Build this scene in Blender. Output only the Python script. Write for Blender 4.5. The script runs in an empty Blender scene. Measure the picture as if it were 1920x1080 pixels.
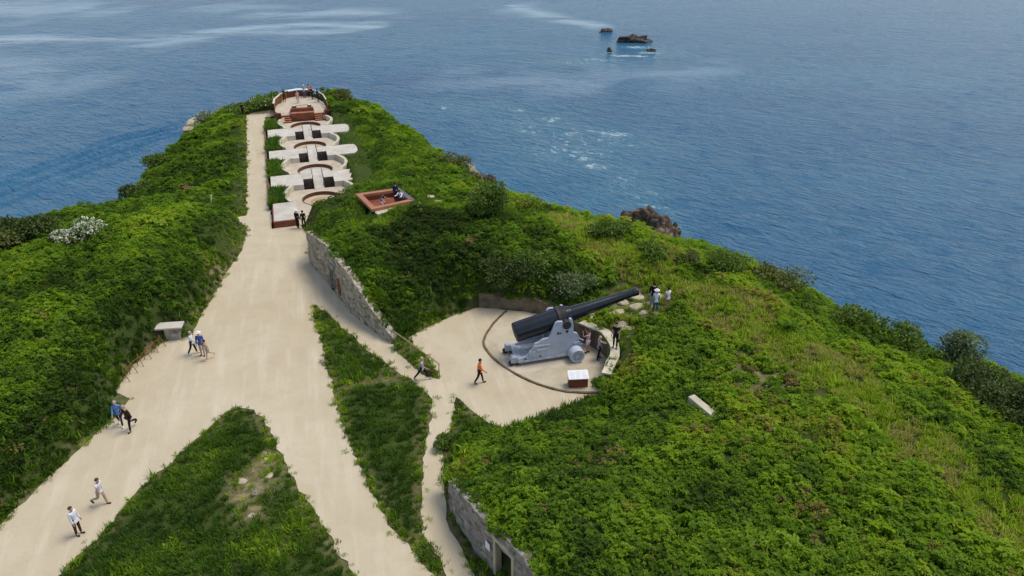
import bpy, bmesh, math, random
import numpy as np
from mathutils import Vector, Matrix
from mathutils.geometry import tessellate_polygon

S = bpy.context.scene
C = S.collection
R = math.radians
random.seed(7)
rng = np.random.default_rng(11)

# ------------------------------------------------------------------ camera, sky, sun, exposure
CAM_H = 26.0
FPX = 1400.0
PITCH = math.atan(760 / 1400.0)
cam = bpy.data.cameras.new('camera')
cam.sensor_width = 36.0
cam.lens = 36.0 * FPX / 1920.0
cam.clip_start = 0.5
cam.clip_end = 20000
co = bpy.data.objects.new('camera', cam)
co.location = (0, 0, CAM_H)
co.rotation_euler = (math.pi / 2 - PITCH, 0, 0)
C.objects.link(co)
S.camera = co

SUN_EL, SUN_AZ = R(65), R(68)          # azimuth measured from +Y towards +X
w = bpy.data.worlds.new('World')
S.world = w
w.use_nodes = True
wn = w.node_tree
sky = wn.nodes.new('ShaderNodeTexSky')
sky.sky_type = 'NISHITA'
sky.sun_disc = False
sky.sun_elevation = SUN_EL
sky.sun_rotation = SUN_AZ
sky.air_density = 1.0
sky.dust_density = 0.8
sky.ozone_density = 2.0
wn.nodes['Background'].inputs[1].default_value = 0.12
hs = wn.nodes.new('ShaderNodeHueSaturation')          # thin bright overcast: a paler sky than a clear one
hs.inputs['Saturation'].default_value = 0.7
wn.links.new(sky.outputs[0], hs.inputs['Color'])
wn.links.new(hs.outputs[0], wn.nodes['Background'].inputs[0])
sl = bpy.data.lights.new('sun', 'SUN')
sl.energy = 1.7
sl.angle = R(26)
sl.color = (1.0, 0.91, 0.76)
so = bpy.data.objects.new('sun', sl)
sd = Vector((math.sin(SUN_AZ) * math.cos(SUN_EL), math.cos(SUN_AZ) * math.cos(SUN_EL), math.sin(SUN_EL)))
so.rotation_euler = sd.to_track_quat('Z', 'Y').to_euler()
so.location = (60, 40, 120)
C.objects.link(so)
S.view_settings.view_transform = 'Standard'
S.view_settings.look = 'None'
S.view_settings.gamma = 1
S.view_settings.exposure = 0.6
S.cycles.max_bounces = 6
S.cycles.transparent_max_bounces = 4

# ------------------------------------------------------------------ geometry of the view: a photo point on a level plane -> world
CP, SP = math.cos(PITCH), math.sin(PITCH)
def at(px, py, z=0.0):
    u = (px - 960) / FPX
    v = (py - 540) / FPX
    k = (z - CAM_H) / (-SP - v * CP)
    return (k * u, k * (CP - v * SP))
def at3(px, py, z=0.0):
    a = at(px, py, z)
    return Vector((a[0], a[1], z))
def proj(x, y, z):
    dz = CAM_H - z
    dep = y * CP + dz * SP
    return 960 + FPX * x / dep, 540 + FPX * (dz * CP - y * SP) / dep

# ------------------------------------------------------------------ materials
def rgb(c): return (c[0], c[1], c[2], 1.0)
class NT:
    def __init__(s, name):
        s.m = bpy.data.materials.new(name)
        s.m.use_nodes = True
        s.n = s.m.node_tree.nodes
        s.l = s.m.node_tree.links
        s.b = s.n['Principled BSDF']
        s.out = s.n['Material Output']
        s.tc = None
    def add(s, t, **kw):
        n = s.n.new(t)
        for k, v in kw.items(): setattr(n, k, v)
        return n
    def coord(s, kind='Object'):
        if s.tc is None: s.tc = s.add('ShaderNodeTexCoord')
        return s.tc.outputs[kind]
    def noise(s, scale, detail=4, rough=0.55, vec=None, stretch=None):
        n = s.add('ShaderNodeTexNoise')
        n.inputs['Scale'].default_value = scale
        n.inputs['Detail'].default_value = detail
        n.inputs['Roughness'].default_value = rough
        v = vec or s.coord()
        if stretch:
            mp = s.add('ShaderNodeMapping')
            mp.vector_type = 'TEXTURE'            # stretch[1] is the direction the pattern is drawn out along
            mp.inputs['Scale'].default_value = tuple(1 / q_ for q_ in stretch[0])
            mp.inputs['Rotation'].default_value = (0, 0, stretch[1])
            s.l.new(v, mp.inputs[0]); v = mp.outputs[0]
        s.l.new(v, n.inputs['Vector'])
        return n.outputs[0]
    def ramp(s, fac, stops):
        r = s.add('ShaderNodeValToRGB')
        e = r.color_ramp.elements
        while len(e) < len(stops): e.new(0.5)
        for i, (p, c) in enumerate(stops):
            e[i].position = p
            e[i].color = rgb(c) if hasattr(c, '__len__') else (c, c, c, 1)
        s.l.new(fac, r.inputs[0])
        return r.outputs[0]
    def mix(s, fac, a, b, mode='MIX'):
        m = s.add('ShaderNodeMix', data_type='RGBA', blend_type=mode)
        for sock, v in ((0, fac), (6, a), (7, b)):
            if isinstance(v, (int, float)): m.inputs[sock].default_value = v
            elif isinstance(v, (tuple, list)): m.inputs[sock].default_value = rgb(v)
            else: s.l.new(v, m.inputs[sock])
        return m.outputs[2]
    def math(s, op, a, b=0.0, clamp=False):
        m = s.add('ShaderNodeMath', operation=op, use_clamp=clamp)
        for i, v in enumerate((a, b)):
            if isinstance(v, (int, float)): m.inputs[i].default_value = v
            else: s.l.new(v, m.inputs[i])
        return m.outputs[0]
    def bump(s, h, strength, dist):
        b = s.add('ShaderNodeBump')
        b.inputs['Strength'].default_value = strength
        b.inputs['Distance'].default_value = dist
        s.l.new(h, b.inputs['Height'])
        s.l.new(b.outputs[0], s.b.inputs['Normal'])
        return b
    def color(s, v):
        if isinstance(v, (tuple, list)): s.b.inputs['Base Color'].default_value = rgb(v)
        else: s.l.new(v, s.b.inputs['Base Color'])
    def rough(s, v, spec=0.3):
        if isinstance(v, (int, float)): s.b.inputs['Roughness'].default_value = v
        else: s.l.new(v, s.b.inputs['Roughness'])
        s.b.inputs['Specular IOR Level'].default_value = spec

def mottled(name, base, var=0.25, scale=3.0, rough=0.8, spec=0.3, bump=0.0, bscale=20.0, metal=0.0, second=None):
    t = NT(name)
    n = t.noise(scale, 6, 0.65)
    lo = tuple(c * (1 - var) for c in base)
    hi = second if second else tuple(min(1, c * (1 + var)) for c in base)
    t.color(t.ramp(n, [(0.3, lo), (0.7, hi)]))
    t.rough(rough, spec)
    t.b.inputs['Metallic'].default_value = metal
    if bump: t.bump(t.noise(bscale, 5, 0.7), bump, 0.05)
    return t.m

def mat_path():
    t = NT('sandy_gravel')
    big = t.noise(0.12, 4, 0.6)
    mid = t.noise(0.9, 5, 0.65)
    streak = t.noise(0.5, 4, 0.6, stretch=((0.35, 2.6, 1), R(105)))
    fine = t.noise(14, 4, 0.8)
    c = t.ramp(big, [(0.32, (0.48, 0.400, 0.272)), (0.68, (0.565, 0.492, 0.360))])
    c = t.mix(t.ramp(mid, [(0.45, 0.0), (0.75, 0.5)]), c, (0.43, 0.355, 0.24))
    peb = t.noise(5.0, 3, 0.85)
    c = t.mix(t.ramp(peb, [(0.60, 0.0), (0.70, 0.55)]), c, (0.36, 0.30, 0.20))
    c = t.mix(t.ramp(streak, [(0.5, 0.0), (0.72, 0.5)]), c, (0.64, 0.57, 0.45))
    c = t.mix(t.ramp(fine, [(0.56, 0.0), (0.75, 0.5)]), c, (0.34, 0.29, 0.21))
    t.color(c); t.rough(0.95, 0.15)
    t.bump(fine, 0.35, 0.04)
    return t.m

def mat_soil():
    t = NT('soil_and_moss')
    dry = t.add('ShaderNodeAttribute', attribute_type='GEOMETRY', attribute_name='dry').outputs['Fac']
    n = t.noise(0.5, 6, 0.65)
    c = t.ramp(n, [(0.3, (0.030, 0.045, 0.012)), (0.55, (0.05, 0.075, 0.016)), (0.8, (0.085, 0.075, 0.03))])
    st = t.ramp(t.noise(2.2, 5, 0.7), [(0.3, (0.17, 0.13, 0.065)), (0.7, (0.36, 0.29, 0.17))])
    c = t.mix(t.math('MULTIPLY', dry, t.ramp(t.noise(1.1, 5, 0.7), [(0.35, 0.25), (0.6, 1.0)]), True), c, st)
    t.color(c); t.rough(1.0, 0.05)
    t.bump(t.noise(3, 5, 0.7), 0.6, 0.15)
    return t.m

def mat_leaf(name, stops, transl=0.3, rough=0.55):
    """foliage: colour comes from the plant's tint and painted shade (instance attribute) and a small leaf-to-leaf variation"""
    t = NT(name)
    a = t.add('ShaderNodeAttribute', attribute_type='INSTANCER', attribute_name='tint')
    g = t.add('ShaderNodeAttribute', attribute_type='GEOMETRY', attribute_name='leafc')
    f = t.math('ADD', a.outputs['Fac'], t.math('MULTIPLY', t.math('SUBTRACT', g.outputs['Fac'], 0.5), 0.38), True)
    c = t.ramp(f, stops)
    t.color(c); t.rough(rough, 0.16)
    tr = t.add('ShaderNodeBsdfTranslucent')
    t.l.new(t.mix(1.0, c, (1.25, 1.3, 0.7), 'MULTIPLY'), tr.inputs[0])
    mx = t.add('ShaderNodeMixShader')
    mx.inputs[0].default_value = transl
    t.l.new(t.b.outputs[0], mx.inputs[1]); t.l.new(tr.outputs[0], mx.inputs[2])
    t.l.new(mx.outputs[0], t.out.inputs[0])
    return t.m

LEAF_STOPS = [(0.0, (0.028, 0.046, 0.009)), (0.3, (0.064, 0.124, 0.012)), (0.52, (0.142, 0.255, 0.017)),
              (0.8, (0.265, 0.395, 0.020)), (0.93, (0.33, 0.37, 0.03)), (1.0, (0.23, 0.165, 0.075))]
GRASS_STOPS = [(0.0, (0.026, 0.062, 0.008)), (0.35, (0.055, 0.118, 0.010)), (0.6, (0.125, 0.215, 0.012)),
               (0.8, (0.32, 0.46, 0.018)), (0.93, (0.36, 0.38, 0.06)), (1.0, (0.38, 0.29, 0.14))]

def mat_rough_stone(name, c1, c2, c3, scale=2.2, mortar=(0.42, 0.38, 0.30)):
    t = NT(name)
    v = t.add('ShaderNodeTexVoronoi', feature='F1'); v.inputs['Scale'].default_value = scale
    ve = t.add('ShaderNodeTexVoronoi', feature='DISTANCE_TO_EDGE'); ve.inputs['Scale'].default_value = scale
    mp = t.add('ShaderNodeMapping'); mp.inputs['Scale'].default_value = (1, 1, 1.6)
    ds = t.add('ShaderNodeVectorMath', operation='ADD')
    nz = t.add('ShaderNodeTexNoise'); nz.inputs['Scale'].default_value = 2.5
    sc = t.add('ShaderNodeVectorMath', operation='SCALE'); sc.inputs['Scale'].default_value = 0.25
    t.l.new(t.coord(), nz.inputs['Vector']); t.l.new(nz.outputs[1], sc.inputs[0])
    t.l.new(t.coord(), ds.inputs[0]); t.l.new(sc.outputs[0], ds.inputs[1])
    t.l.new(ds.outputs[0], mp.inputs[0])
    t.l.new(mp.outputs[0], v.inputs['Vector']); t.l.new(mp.outputs[0], ve.inputs['Vector'])
    sep = t.add('ShaderNodeSeparateColor'); t.l.new(v.outputs['Color'], sep.inputs[0])
    c = t.ramp(sep.outputs[0], [(0.0, c1), (0.5, c2), (1.0, c3)])
    edge = t.ramp(ve.outputs[0], [(0.02, 1.0), (0.10, 0.0)])
    c = t.mix(edge, c, mortar)
    st = t.noise(0.8, 6, 0.7)
    c = t.mix(t.ramp(st, [(0.5, 0.0), (0.75, 0.6)]), c, (0.09, 0.085, 0.05))
    t.color(c); t.rough(0.95, 0.1)
    h = t.math('ADD', t.math('MULTIPLY', ve.outputs[0], 1.2), t.noise(14, 4, 0.7))
    t.bump(h, 0.8, 0.12)
    return t.m

M = {}
M['path'] = mat_path()
M['soil'] = mat_soil()
M['leaf'] = mat_leaf('bush_leaves', LEAF_STOPS, 0.45)
M['grass'] = mat_leaf('grass_blades', GRASS_STOPS, 0.25, 0.6)
M['stone'] = mat_rough_stone('rubble_stone', (0.20, 0.17, 0.12), (0.42, 0.36, 0.26), (0.60, 0.55, 0.45), 3.0)
M['oldstone'] = mat_rough_stone('weathered_masonry', (0.20, 0.17, 0.135), (0.34, 0.30, 0.26), (0.48, 0.44, 0.39), 2.8, (0.30, 0.28, 0.24))
M['brownwall'] = mottled('stained_concrete', (0.16, 0.125, 0.085), 0.5, 1.3, 0.95, 0.1, 0.5, 8)
M['concrete'] = mottled('pale_concrete', (0.52, 0.48, 0.41), 0.2, 0.9, 0.9, 0.2, 0.25, 18)
M['concrete2'] = mottled('sandy_concrete', (0.50, 0.43, 0.33), 0.2, 0.7, 0.92, 0.2, 0.25, 22)
M['pad'] = mottled('worn_pad_concrete', (0.47, 0.41, 0.30), 0.22, 0.5, 0.92, 0.2, 0.25, 22)
M['padlight'] = mottled('grey_pad_concrete', (0.52, 0.455, 0.35), 0.15, 0.6, 0.92, 0.2, 0.2, 22)
M['coping'] = mottled('limewashed_coping', (0.52, 0.48, 0.36), 0.3, 1.6, 0.9, 0.2, 0.4, 14)
M['corten'] = mottled('weathering_steel', (0.21, 0.066, 0.030), 0.35, 1.4, 0.75, 0.3, 0.15, 30)
M['cortenpale'] = mottled('dusty_weathering_steel', (0.36, 0.16, 0.09), 0.25, 1.2, 0.8, 0.3, 0.15, 30)
M['rust'] = mottled('rusty_steel', (0.24, 0.10, 0.045), 0.4, 4, 0.85, 0.2, 0.3, 40)
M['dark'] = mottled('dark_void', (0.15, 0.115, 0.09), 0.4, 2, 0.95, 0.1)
M['darkwood'] = mottled('dark_door_wood', (0.035, 0.032, 0.035), 0.4, 3, 0.7, 0.3)
M['gun'] = mottled('black_gun_paint', (0.008, 0.011, 0.016), 0.45, 1.2, 0.27, 0.5, 0.06, 10)
M['gunend'] = mottled('worn_breech_steel', (0.020, 0.017, 0.018), 0.4, 2.0, 0.55, 0.4, 0.1, 12)
M['grey'] = mottled('light_grey_gun_paint', (0.43, 0.48, 0.56), 0.10, 1.5, 0.5, 0.4, 0.06, 14)
def worn_paint(name, base, rust, lo=.60, hi=.68, rough=.5):
    t = NT(name)
    c = t.ramp(t.noise(1.1, 5, .65), [(.3, tuple(q_ * .86 for q_ in base)), (.7, tuple(min(1, q_ * 1.08) for q_ in base))])
    c = t.mix(t.ramp(t.noise(2.2, 6, .72, stretch=((3.2, 3.2, .7), 0)), [(.50, 0.0), (.72, .5)]), c, tuple(q_ * .6 for q_ in base))
    c = t.mix(t.ramp(t.noise(5.5, 6, .75), [(lo, 0.0), (hi, .85)]), c, rust)
    t.color(c); t.rough(rough, .4); t.bump(t.noise(14, 5, .7), .12, .03)
    return t.m
M['grey'] = worn_paint('light_grey_gun_paint_worn', (0.43, 0.48, 0.56), (.17, .10, .065))
M['greyworn'] = mottled('chipped_grey_paint', (0.40, 0.43, 0.49), 0.3, 4.5, 0.65, 0.3, 0.2, 20, second=(0.55, 0.58, 0.62))
M['steeldark'] = mottled('dark_bolt_steel', (0.035, 0.03, 0.03), 0.4, 6, 0.6, 0.4)
M['white'] = mottled('white_enamel', (0.78, 0.79, 0.80), 0.05, 2, 0.45, 0.4)
M['panelblue'] = mottled('printed_white_panel', (0.66, 0.70, 0.76), 0.10, 3, 0.4, 0.4)
M['rail'] = mottled('weathered_rail', (0.30, 0.22, 0.12), 0.3, 5, 0.7, 0.3)
M['railpale'] = mottled('pale_oak_rail', (0.60, 0.55, 0.38), 0.2, 4, 0.75, 0.3)
M['kerb'] = mottled('dark_kerb', (0.14, 0.105, 0.06), 0.4, 2, 0.95, 0.1)
M['rock'] = mat_rough_stone('brown_sea_rock', (0.06, 0.042, 0.03), (0.13, 0.095, 0.068), (0.25, 0.20, 0.15), 0.9, (0.05, 0.035, 0.028))
M['blackrock'] = mottled('wet_black_rock', (0.022, 0.020, 0.022), 0.6, 0.6, 0.6, 0.4, 0.8, 2, second=(0.07, 0.045, 0.035))
M['palerock'] = mottled('pale_limestone', (0.44, 0.38, 0.27), 0.3, 1.5, 0.95, 0.1, 0.6, 6)
M['bark'] = mottled('bark', (0.07, 0.05, 0.03), 0.4, 5, 0.95, 0.1, 0.5, 12)

# ------------------------------------------------------------------ object helpers
def link(o, parent=None):
    C.objects.link(o)
    if parent: o.parent = parent
    return o
def tag(o, label=None, cat=None, group=None, kind=None):
    if label: o['label'] = label
    if cat: o['category'] = cat
    if group: o['group'] = group
    if kind: o['kind'] = kind
    return o
def empty(name, loc, rz=0.0, label=None, cat=None, group=None):
    o = bpy.data.objects.new(name, None)
    o.location = loc
    o.rotation_euler = (0, 0, rz)
    o.empty_display_size = 0.3
    link(o)
    return tag(o, label, cat, group)
class MB:
    """collects shapes and links them as one mesh object"""
    def __init__(s): s.bm = bmesh.new()
    def box(s, lo, hi, bev=0.0):
        c = [(a + b) / 2 for a, b in zip(lo, hi)]
        d = [abs(b - a) for a, b in zip(lo, hi)]
        r = bmesh.ops.create_cube(s.bm, size=1.0, matrix=Matrix.Translation(c) @ Matrix.Diagonal((d[0], d[1], d[2], 1)))
        if bev:
            es = list({e for v in r['verts'] for e in v.link_edges})
            bmesh.ops.bevel(s.bm, geom=es, offset=bev, segments=2, affect='EDGES', profile=0.6)
        return s
    def prism(s, pts, z0, z1, mat=None, bev=0.0):
        """polygon pts (x,y) extruded z0..z1; mat maps to another frame"""
        a = sum(pts[i][0] * pts[(i + 1) % len(pts)][1] - pts[(i + 1) % len(pts)][0] * pts[i][1] for i in range(len(pts)))
        if a < 0: pts = pts[::-1]
        lo = [s.bm.verts.new((p[0], p[1], z0)) for p in pts]
        hi = [s.bm.verts.new((p[0], p[1], z1)) for p in pts]
        n = len(pts)
        tri = tessellate_polygon([[Vector((p[0], p[1], 0)) for p in pts]])
        fs = []
        for t in tri:
            A = [Vector(pts[i]).to_3d() if len(pts[i]) == 2 else Vector(pts[i]) for i in t]
            cr = (A[1] - A[0]).cross(A[2] - A[0]).z
            t = t if cr > 0 else t[::-1]
            fs.append(s.bm.faces.new([hi[i] for i in t])); fs.append(s.bm.faces.new([lo[i] for i in t[::-1]]))
        for i in range(n):
            j = (i + 1) % n
            fs.append(s.bm.faces.new((lo[i], lo[j], hi[j], hi[i])))
        if mat is not None:
            bmesh.ops.transform(s.bm, matrix=mat, verts=lo + hi)
        return s
    def tube(s, pts, rad, seg=10, cap=True):
        pts = [Vector(p) for p in pts]
        rads = rad if hasattr(rad, '__len__') else [rad] * len(pts)
        rings = []
        up = Vector((0, 0, 1))
        for i, p in enumerate(pts):
            d = (pts[min(i + 1, len(pts) - 1)] - pts[max(i - 1, 0)]).normalized()
            a = d.cross(up if abs(d.z) < 0.95 else Vector((1, 0, 0))).normalized()
            b = a.cross(d)
            rings.append([s.bm.verts.new(p + (a * math.cos(q) + b * math.sin(q)) * rads[i])
                          for q in (2 * math.pi * k / seg for k in range(seg))])
        for r0, r1 in zip(rings, rings[1:]):
            for k in range(seg):
                f = s.bm.faces.new((r0[k], r0[(k + 1) % seg], r1[(k + 1) % seg], r1[k])); f.smooth = True
        if cap:
            s.bm.faces.new(rings[0][::-1]); s.bm.faces.new(rings[-1])
        return s
    def lathe(s, prof, axis_o, axis_d, seg=40, sharp=()):
        """prof: (along, radius) list swept round an axis"""
        o = Vector(axis_o); d = Vector(axis_d).normalized()
        a = d.cross(Vector((0, 0, 1)) if abs(d.z) < 0.95 else Vector((1, 0, 0))).normalized(); b = a.cross(d)
        rings = []
        for l, r in prof:
            c = o + d * l
            if r <= 1e-6: rings.append([s.bm.verts.new(c)])
            else: rings.append([s.bm.verts.new(c + (a * math.cos(q) + b * math.sin(q)) * r) for q in (2 * math.pi * k / seg for k in range(seg))])
        for r0, r1 in zip(rings, rings[1:]):
            for k in range(seg):
                k2 = (k + 1) % seg
                if len(r0) == 1 and len(r1) == 1: continue
                if len(r0) == 1: f = s.bm.faces.new((r0[0], r1[k2], r1[k]))
                elif len(r1) == 1: f = s.bm.faces.new((r0[k], r0[k2], r1[0]))
                else: f = s.bm.faces.new((r0[k], r0[k2], r1[k2], r1[k]))
                f.smooth = True
        return s
    def build(s, name, mat, parent=None, loc=None, flat_edges=35):
        bmesh.ops.recalc_face_normals(s.bm, faces=s.bm.faces[:])
        for e in s.bm.edges:
            if len(e.link_faces) == 2 and e.calc_face_angle(0) > R(flat_edges): e.smooth = False
        me = bpy.data.meshes.new(name)
        s.bm.to_mesh(me); s.bm.free()
        me.materials.append(mat)
        o = bpy.data.objects.new(name, me)
        if loc is not None: o.location = loc
        return link(o, parent)

def np_mesh(name, verts, faces, mat, parent=None, attrs=None, smooth=False):
    """faces: (n,k) int array with k = 3 or 4"""
    me = bpy.data.meshes.new(name)
    verts = np.asarray(verts, np.float32); faces = np.asarray(faces, np.int32)
    me.vertices.add(len(verts)); me.vertices.foreach_set('co', verts.ravel())
    k = faces.shape[1]
    me.loops.add(faces.size); me.loops.foreach_set('vertex_index', faces.ravel())
    me.polygons.add(len(faces))
    me.polygons.foreach_set('loop_start', np.arange(0, faces.size, k, dtype=np.int32))
    if smooth: me.polygons.foreach_set('use_smooth', np.ones(len(faces), bool))
    for n, v in (attrs or {}).items():
        a = me.attributes.new(n, 'FLOAT', 'POINT'); a.data.foreach_set('value', np.asarray(v, np.float32))
    me.update(calc_edges=True); me.validate()
    if mat: me.materials.append(mat)
    o = bpy.data.objects.new(name, me)
    return o if parent == 'none' else link(o, parent)

# ------------------------------------------------------------------ smooth noise in numpy
_nr = np.random.default_rng(5)
def make_noise(nw=14):
    ang = _nr.uniform(0, 2 * np.pi, nw); fr = _nr.uniform(0.6, 1.6, nw); ph = _nr.uniform(0, 2 * np.pi, nw)
    def f(x, y, wl):
        q = 2 * np.pi / wl
        s_ = 0
        for a, k, p in zip(ang, fr, ph):
            s_ = s_ + np.sin((x * np.cos(a) + y * np.sin(a)) * q * k + p + 1.3 * np.sin((x * np.sin(a) - y * np.cos(a)) * q * k * .6 + p * 2))
        return s_ / math.sqrt(nw)
    return f
N1, N2, N3, N4 = make_noise(), make_noise(), make_noise(), make_noise()

def smooth(a, b, x):
    t = np.clip((x - a) / (b - a), 0, 1)
    return t * t * (3 - 2 * t)
def inside(px, py, poly):
    poly = np.asarray(poly); c = np.zeros(px.shape, bool)
    x1, y1 = poly[:, 0], poly[:, 1]; x2, y2 = np.roll(x1, -1), np.roll(y1, -1)
    for a, b, c2, d in zip(x1, y1, x2, y2):
        if b == d: continue
        m = ((b > py) != (d > py)) & (px < (c2 - a) * (py - b) / (d - b) + a)
        c ^= m
    return c
def dist_line(px, py, pts, closed=False):
    pts = np.asarray(pts, float); best = np.full(px.shape, 1e9)
    n = len(pts) if closed else len(pts) - 1
    for i in range(n):
        a = pts[i]; b = pts[(i + 1) % len(pts)]; d = b - a; L = max((d ** 2).sum(), 1e-9)
        t = np.clip(((px - a[0]) * d[0] + (py - a[1]) * d[1]) / L, 0, 1)
        best = np.minimum(best, np.hypot(px - a[0] - t * d[0], py - a[1] - t * d[1]))
    return best
def G(pix, z=0.0): return [at(x, y, z) for x, y in pix]
def rough_poly(pts, step=0.5, amp=0.10, seed=1):
    """a polygon with a ragged, worn edge"""
    r = random.Random(seed); out = []
    n = len(pts)
    for i in range(n):
        a = Vector(pts[i]).to_2d() if len(pts[i]) > 2 else Vector(pts[i]); b = Vector(pts[(i + 1) % n])
        L = (b - a).length; k = max(1, min(60, int(L / step)))
        nrm = Vector((-(b - a).y, (b - a).x)).normalized() if L > 0 else Vector((0, 0))
        for j in range(k):
            p = a.lerp(b, j / k)
            out.append(tuple(p + nrm * (r.uniform(-amp, amp) * (1 if j else .4))))
    return out
def catmull(pts, n=6):
    P = [Vector(p) for p in pts]; out = []
    for i in range(len(P) - 1):
        p0 = P[max(i - 1, 0)]; p1 = P[i]; p2 = P[i + 1]; p3 = P[min(i + 2, len(P) - 1)]
        for k in range(n):
            t = k / n
            out.append(0.5 * ((2 * p1) + (p2 - p0) * t + (2 * p0 - 5 * p1 + 4 * p2 - p3) * t * t + (3 * p1 - p0 - 3 * p2 + p3) * t ** 3))
    out.append(P[-1])
    return out

# ------------------------------------------------------------------ plan of the place
WALL_A = [(-15.73, 52.11), (-13.29, 48.17), (-11.0, 44.31), (-9.31, 42.21), (-7.64, 40.37)]     # long rubble wall of the central mound
WALL_A_H = [2.6, 3.3, 3.1, 1.8, 0.45]
WALL_C = [(5.2, 35.2), (5.95, 37.6), (5.6, 39.5), (4.3, 40.9), (1.9, 44.2), (-2.3, 45.1)]         # round the gun pit
WALL_C_H = [1.25, 1.35, 1.3, 1.15, 1.0, 1.0]
WALL_B = [at(843, 948), at(863, 986), at(895, 1036), at(921, 1064), at(956, 1105), at(1010, 1180)]  # wall at the lower right
WALL_B_H = [1.55, 2.1, 2.4, 2.55, 2.7, 2.8]

OUTER_PX = [(-420, 1250), (0, 985), (60, 925), (150, 840), (210, 785), (243, 748), (215, 735), (250, 685), (297, 648), (322, 634),
            (362, 626), (372, 600), (400, 555), (425, 510), (450, 475), (462, 440), (462, 428), (443, 407), (463, 404), (463, 300),
            (461, 215), (490, 208), (520, 206), (530, 214)]
BO = Vector((-17.84, 65.49)); BD = Vector((-0.2927, 0.9562)); BR = Vector((0.9562, 0.2927))     # battery frame
BRZ = math.atan2(-BR.x, BR.y) + math.pi / 2
def bl(s_, t_): return tuple(BO + BD * s_ + BR * t_)
outer = G(OUTER_PX) + [bl(30.0, -4.75), bl(-5.9, -4.6), bl(-5.9, -2.2), at(580, 440)] + WALL_A + \
    G([(745, 660), (770, 682), (792, 702), (826, 711), (803, 672), (765, 632), (800, 615), (850, 592), (885, 579)]) + \
    WALL_C[::-1] + G([(1090, 752), (1060, 762), (1000, 785), (940, 801), (918, 798), (880, 765), (855, 744), (847, 795), (828, 843), (831, 876),
                      (834, 925), (837, 973), (857, 1015), (889, 1080), (960, 1180), (1010, 1250)])
ISLE_A = G([(588, 571), (612, 585), (650, 622), (690, 657), (740, 692), (775, 716), (809, 748), (805, 795), (792, 860), (790, 925), (793, 1005),
            (811, 1025), (838, 1082), (850, 1130), (838, 1130), (816, 1080), (772, 1031), (735, 993), (700, 930), (662, 852), (636, 782),
            (622, 720), (601, 640), (587, 592)])
ISLE_B = G([(408, 786), (425, 772), (448, 765), (478, 768), (497, 790), (540, 880), (600, 980), (668, 1085), (720, 1180), (-60, 1180), (110, 1080),
            (190, 1000), (262, 915), (330, 858)])
STRIP_C = G([(855, 744), (880, 765), (918, 798), (890, 815), (850, 840), (828, 843), (847, 795)])
BANK = G([(735, 640), (768, 635), (803, 672), (826, 711), (792, 702), (745, 660)])
FLATB = G([(831, 876), (834, 925), (837, 973), (857, 1015), (889, 1080), (960, 1180), (1010, 1250)]) + WALL_B[::-1]   # verge between path and lower wall
SMALLTRI = G([(640, 716), (700, 716), (745, 700), (770, 722), (700, 724), (640, 730)])   # trodden line across the grass
STRIP_PX = [(1040, 405, 2.6), (1130, 450, 2.9), (1200, 485, 3.0), (1300, 545, 3.0), (1400, 602, 3.0), (1500, 662, 3.2), (1600, 722, 3.4),
            (1750, 842, 3.5), (1900, 965, 3.5), (2100, 1130, 3.6)]
STRIP = [at(*p) for p in STRIP_PX]
BATT = [bl(-5.9, -4.6), bl(29, -4.75), bl(31, -3.7), bl(38.2, -1.8), bl(38.2, 1.6), bl(33, 3.4), bl(27, 3.35), bl(22.5, 3.3), bl(2.5, 3.3), bl(-3, 3.1), bl(-5.9, 1.0)]
EMPL = [(-0.37, 44.6), (-1.3, 42.7), (-1.82, 40.68), (-1.36, 39.1), (-0.33, 37.6), (1.26, 36.15), (3.1, 35.25), (5.1, 35.1)]
OBS = [(-12.74, 57.13), (-10.89, 53.82), (-7.73, 55.77), (-9.45, 58.54)]

CTRL = []
def ctl(lst): CTRL.extend(((*at(x, y, z), z)) for x, y, z in lst)
# left hillside
ctl([(250, 425, 3.4), (400, 425, 2.0), (330, 420, 2.9), (150, 450, 3.4), (60, 480, 3.4), (-100, 520, 3.2), (200, 600, 2.5), (120, 720, 2.0), (0, 850, 1.3),
     (0, 650, 3.2), (-200, 750, 3.0), (300, 540, 2.6), (390, 480, 1.6), (330, 600, 1.0), (240, 690, 0.9), (180, 770, 0.8), (80, 880, 0.6), (-300, 1050, 0.8)])
ctl([(200, 400, 1.2), (330, 385, 0.8), (420, 380, 0.2), (400, 330, -0.4), (330, 340, -0.8), (280, 370, -1.0), (430, 260, -0.2), (400, 280, -0.5),
     (445, 215, 0.0), (500, 190, 0.2)])
EDGE = [(-300, 500, -3), (-100, 455, -2.5), (0, 435, -2.2), (60, 412, -2), (140, 396, -1.8), (240, 362, -1.8), (290, 305, -1.8), (332, 262, -1.6),
        (378, 225, -1.4), (422, 198, -0.8), (470, 183, 0.0), (560, 168, 0.3), (640, 165, 0.5), (700, 187, 0.2), (760, 230, -0.4), (845, 288, -1.2),
        (905, 330, -1.4), (1000, 378, -1.5), (1100, 412, -3.4), (1200, 462, -6), (1270, 484, -6), (1350, 480, -4), (1450, 505, -4), (1540, 562, -4),
        (1620, 608, -4), (1700, 645, -4), (1800, 682, -4), (1920, 715, -4.2), (2100, 775, -4.5), (2400, 900, -5)]
EDGE = [(a_, b_ + (14 if b_ < 300 else 20), c_ - .1) for a_, b_, c_ in EDGE]     # bare ground lies below the tops of its plants
ctl(EDGE)
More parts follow.
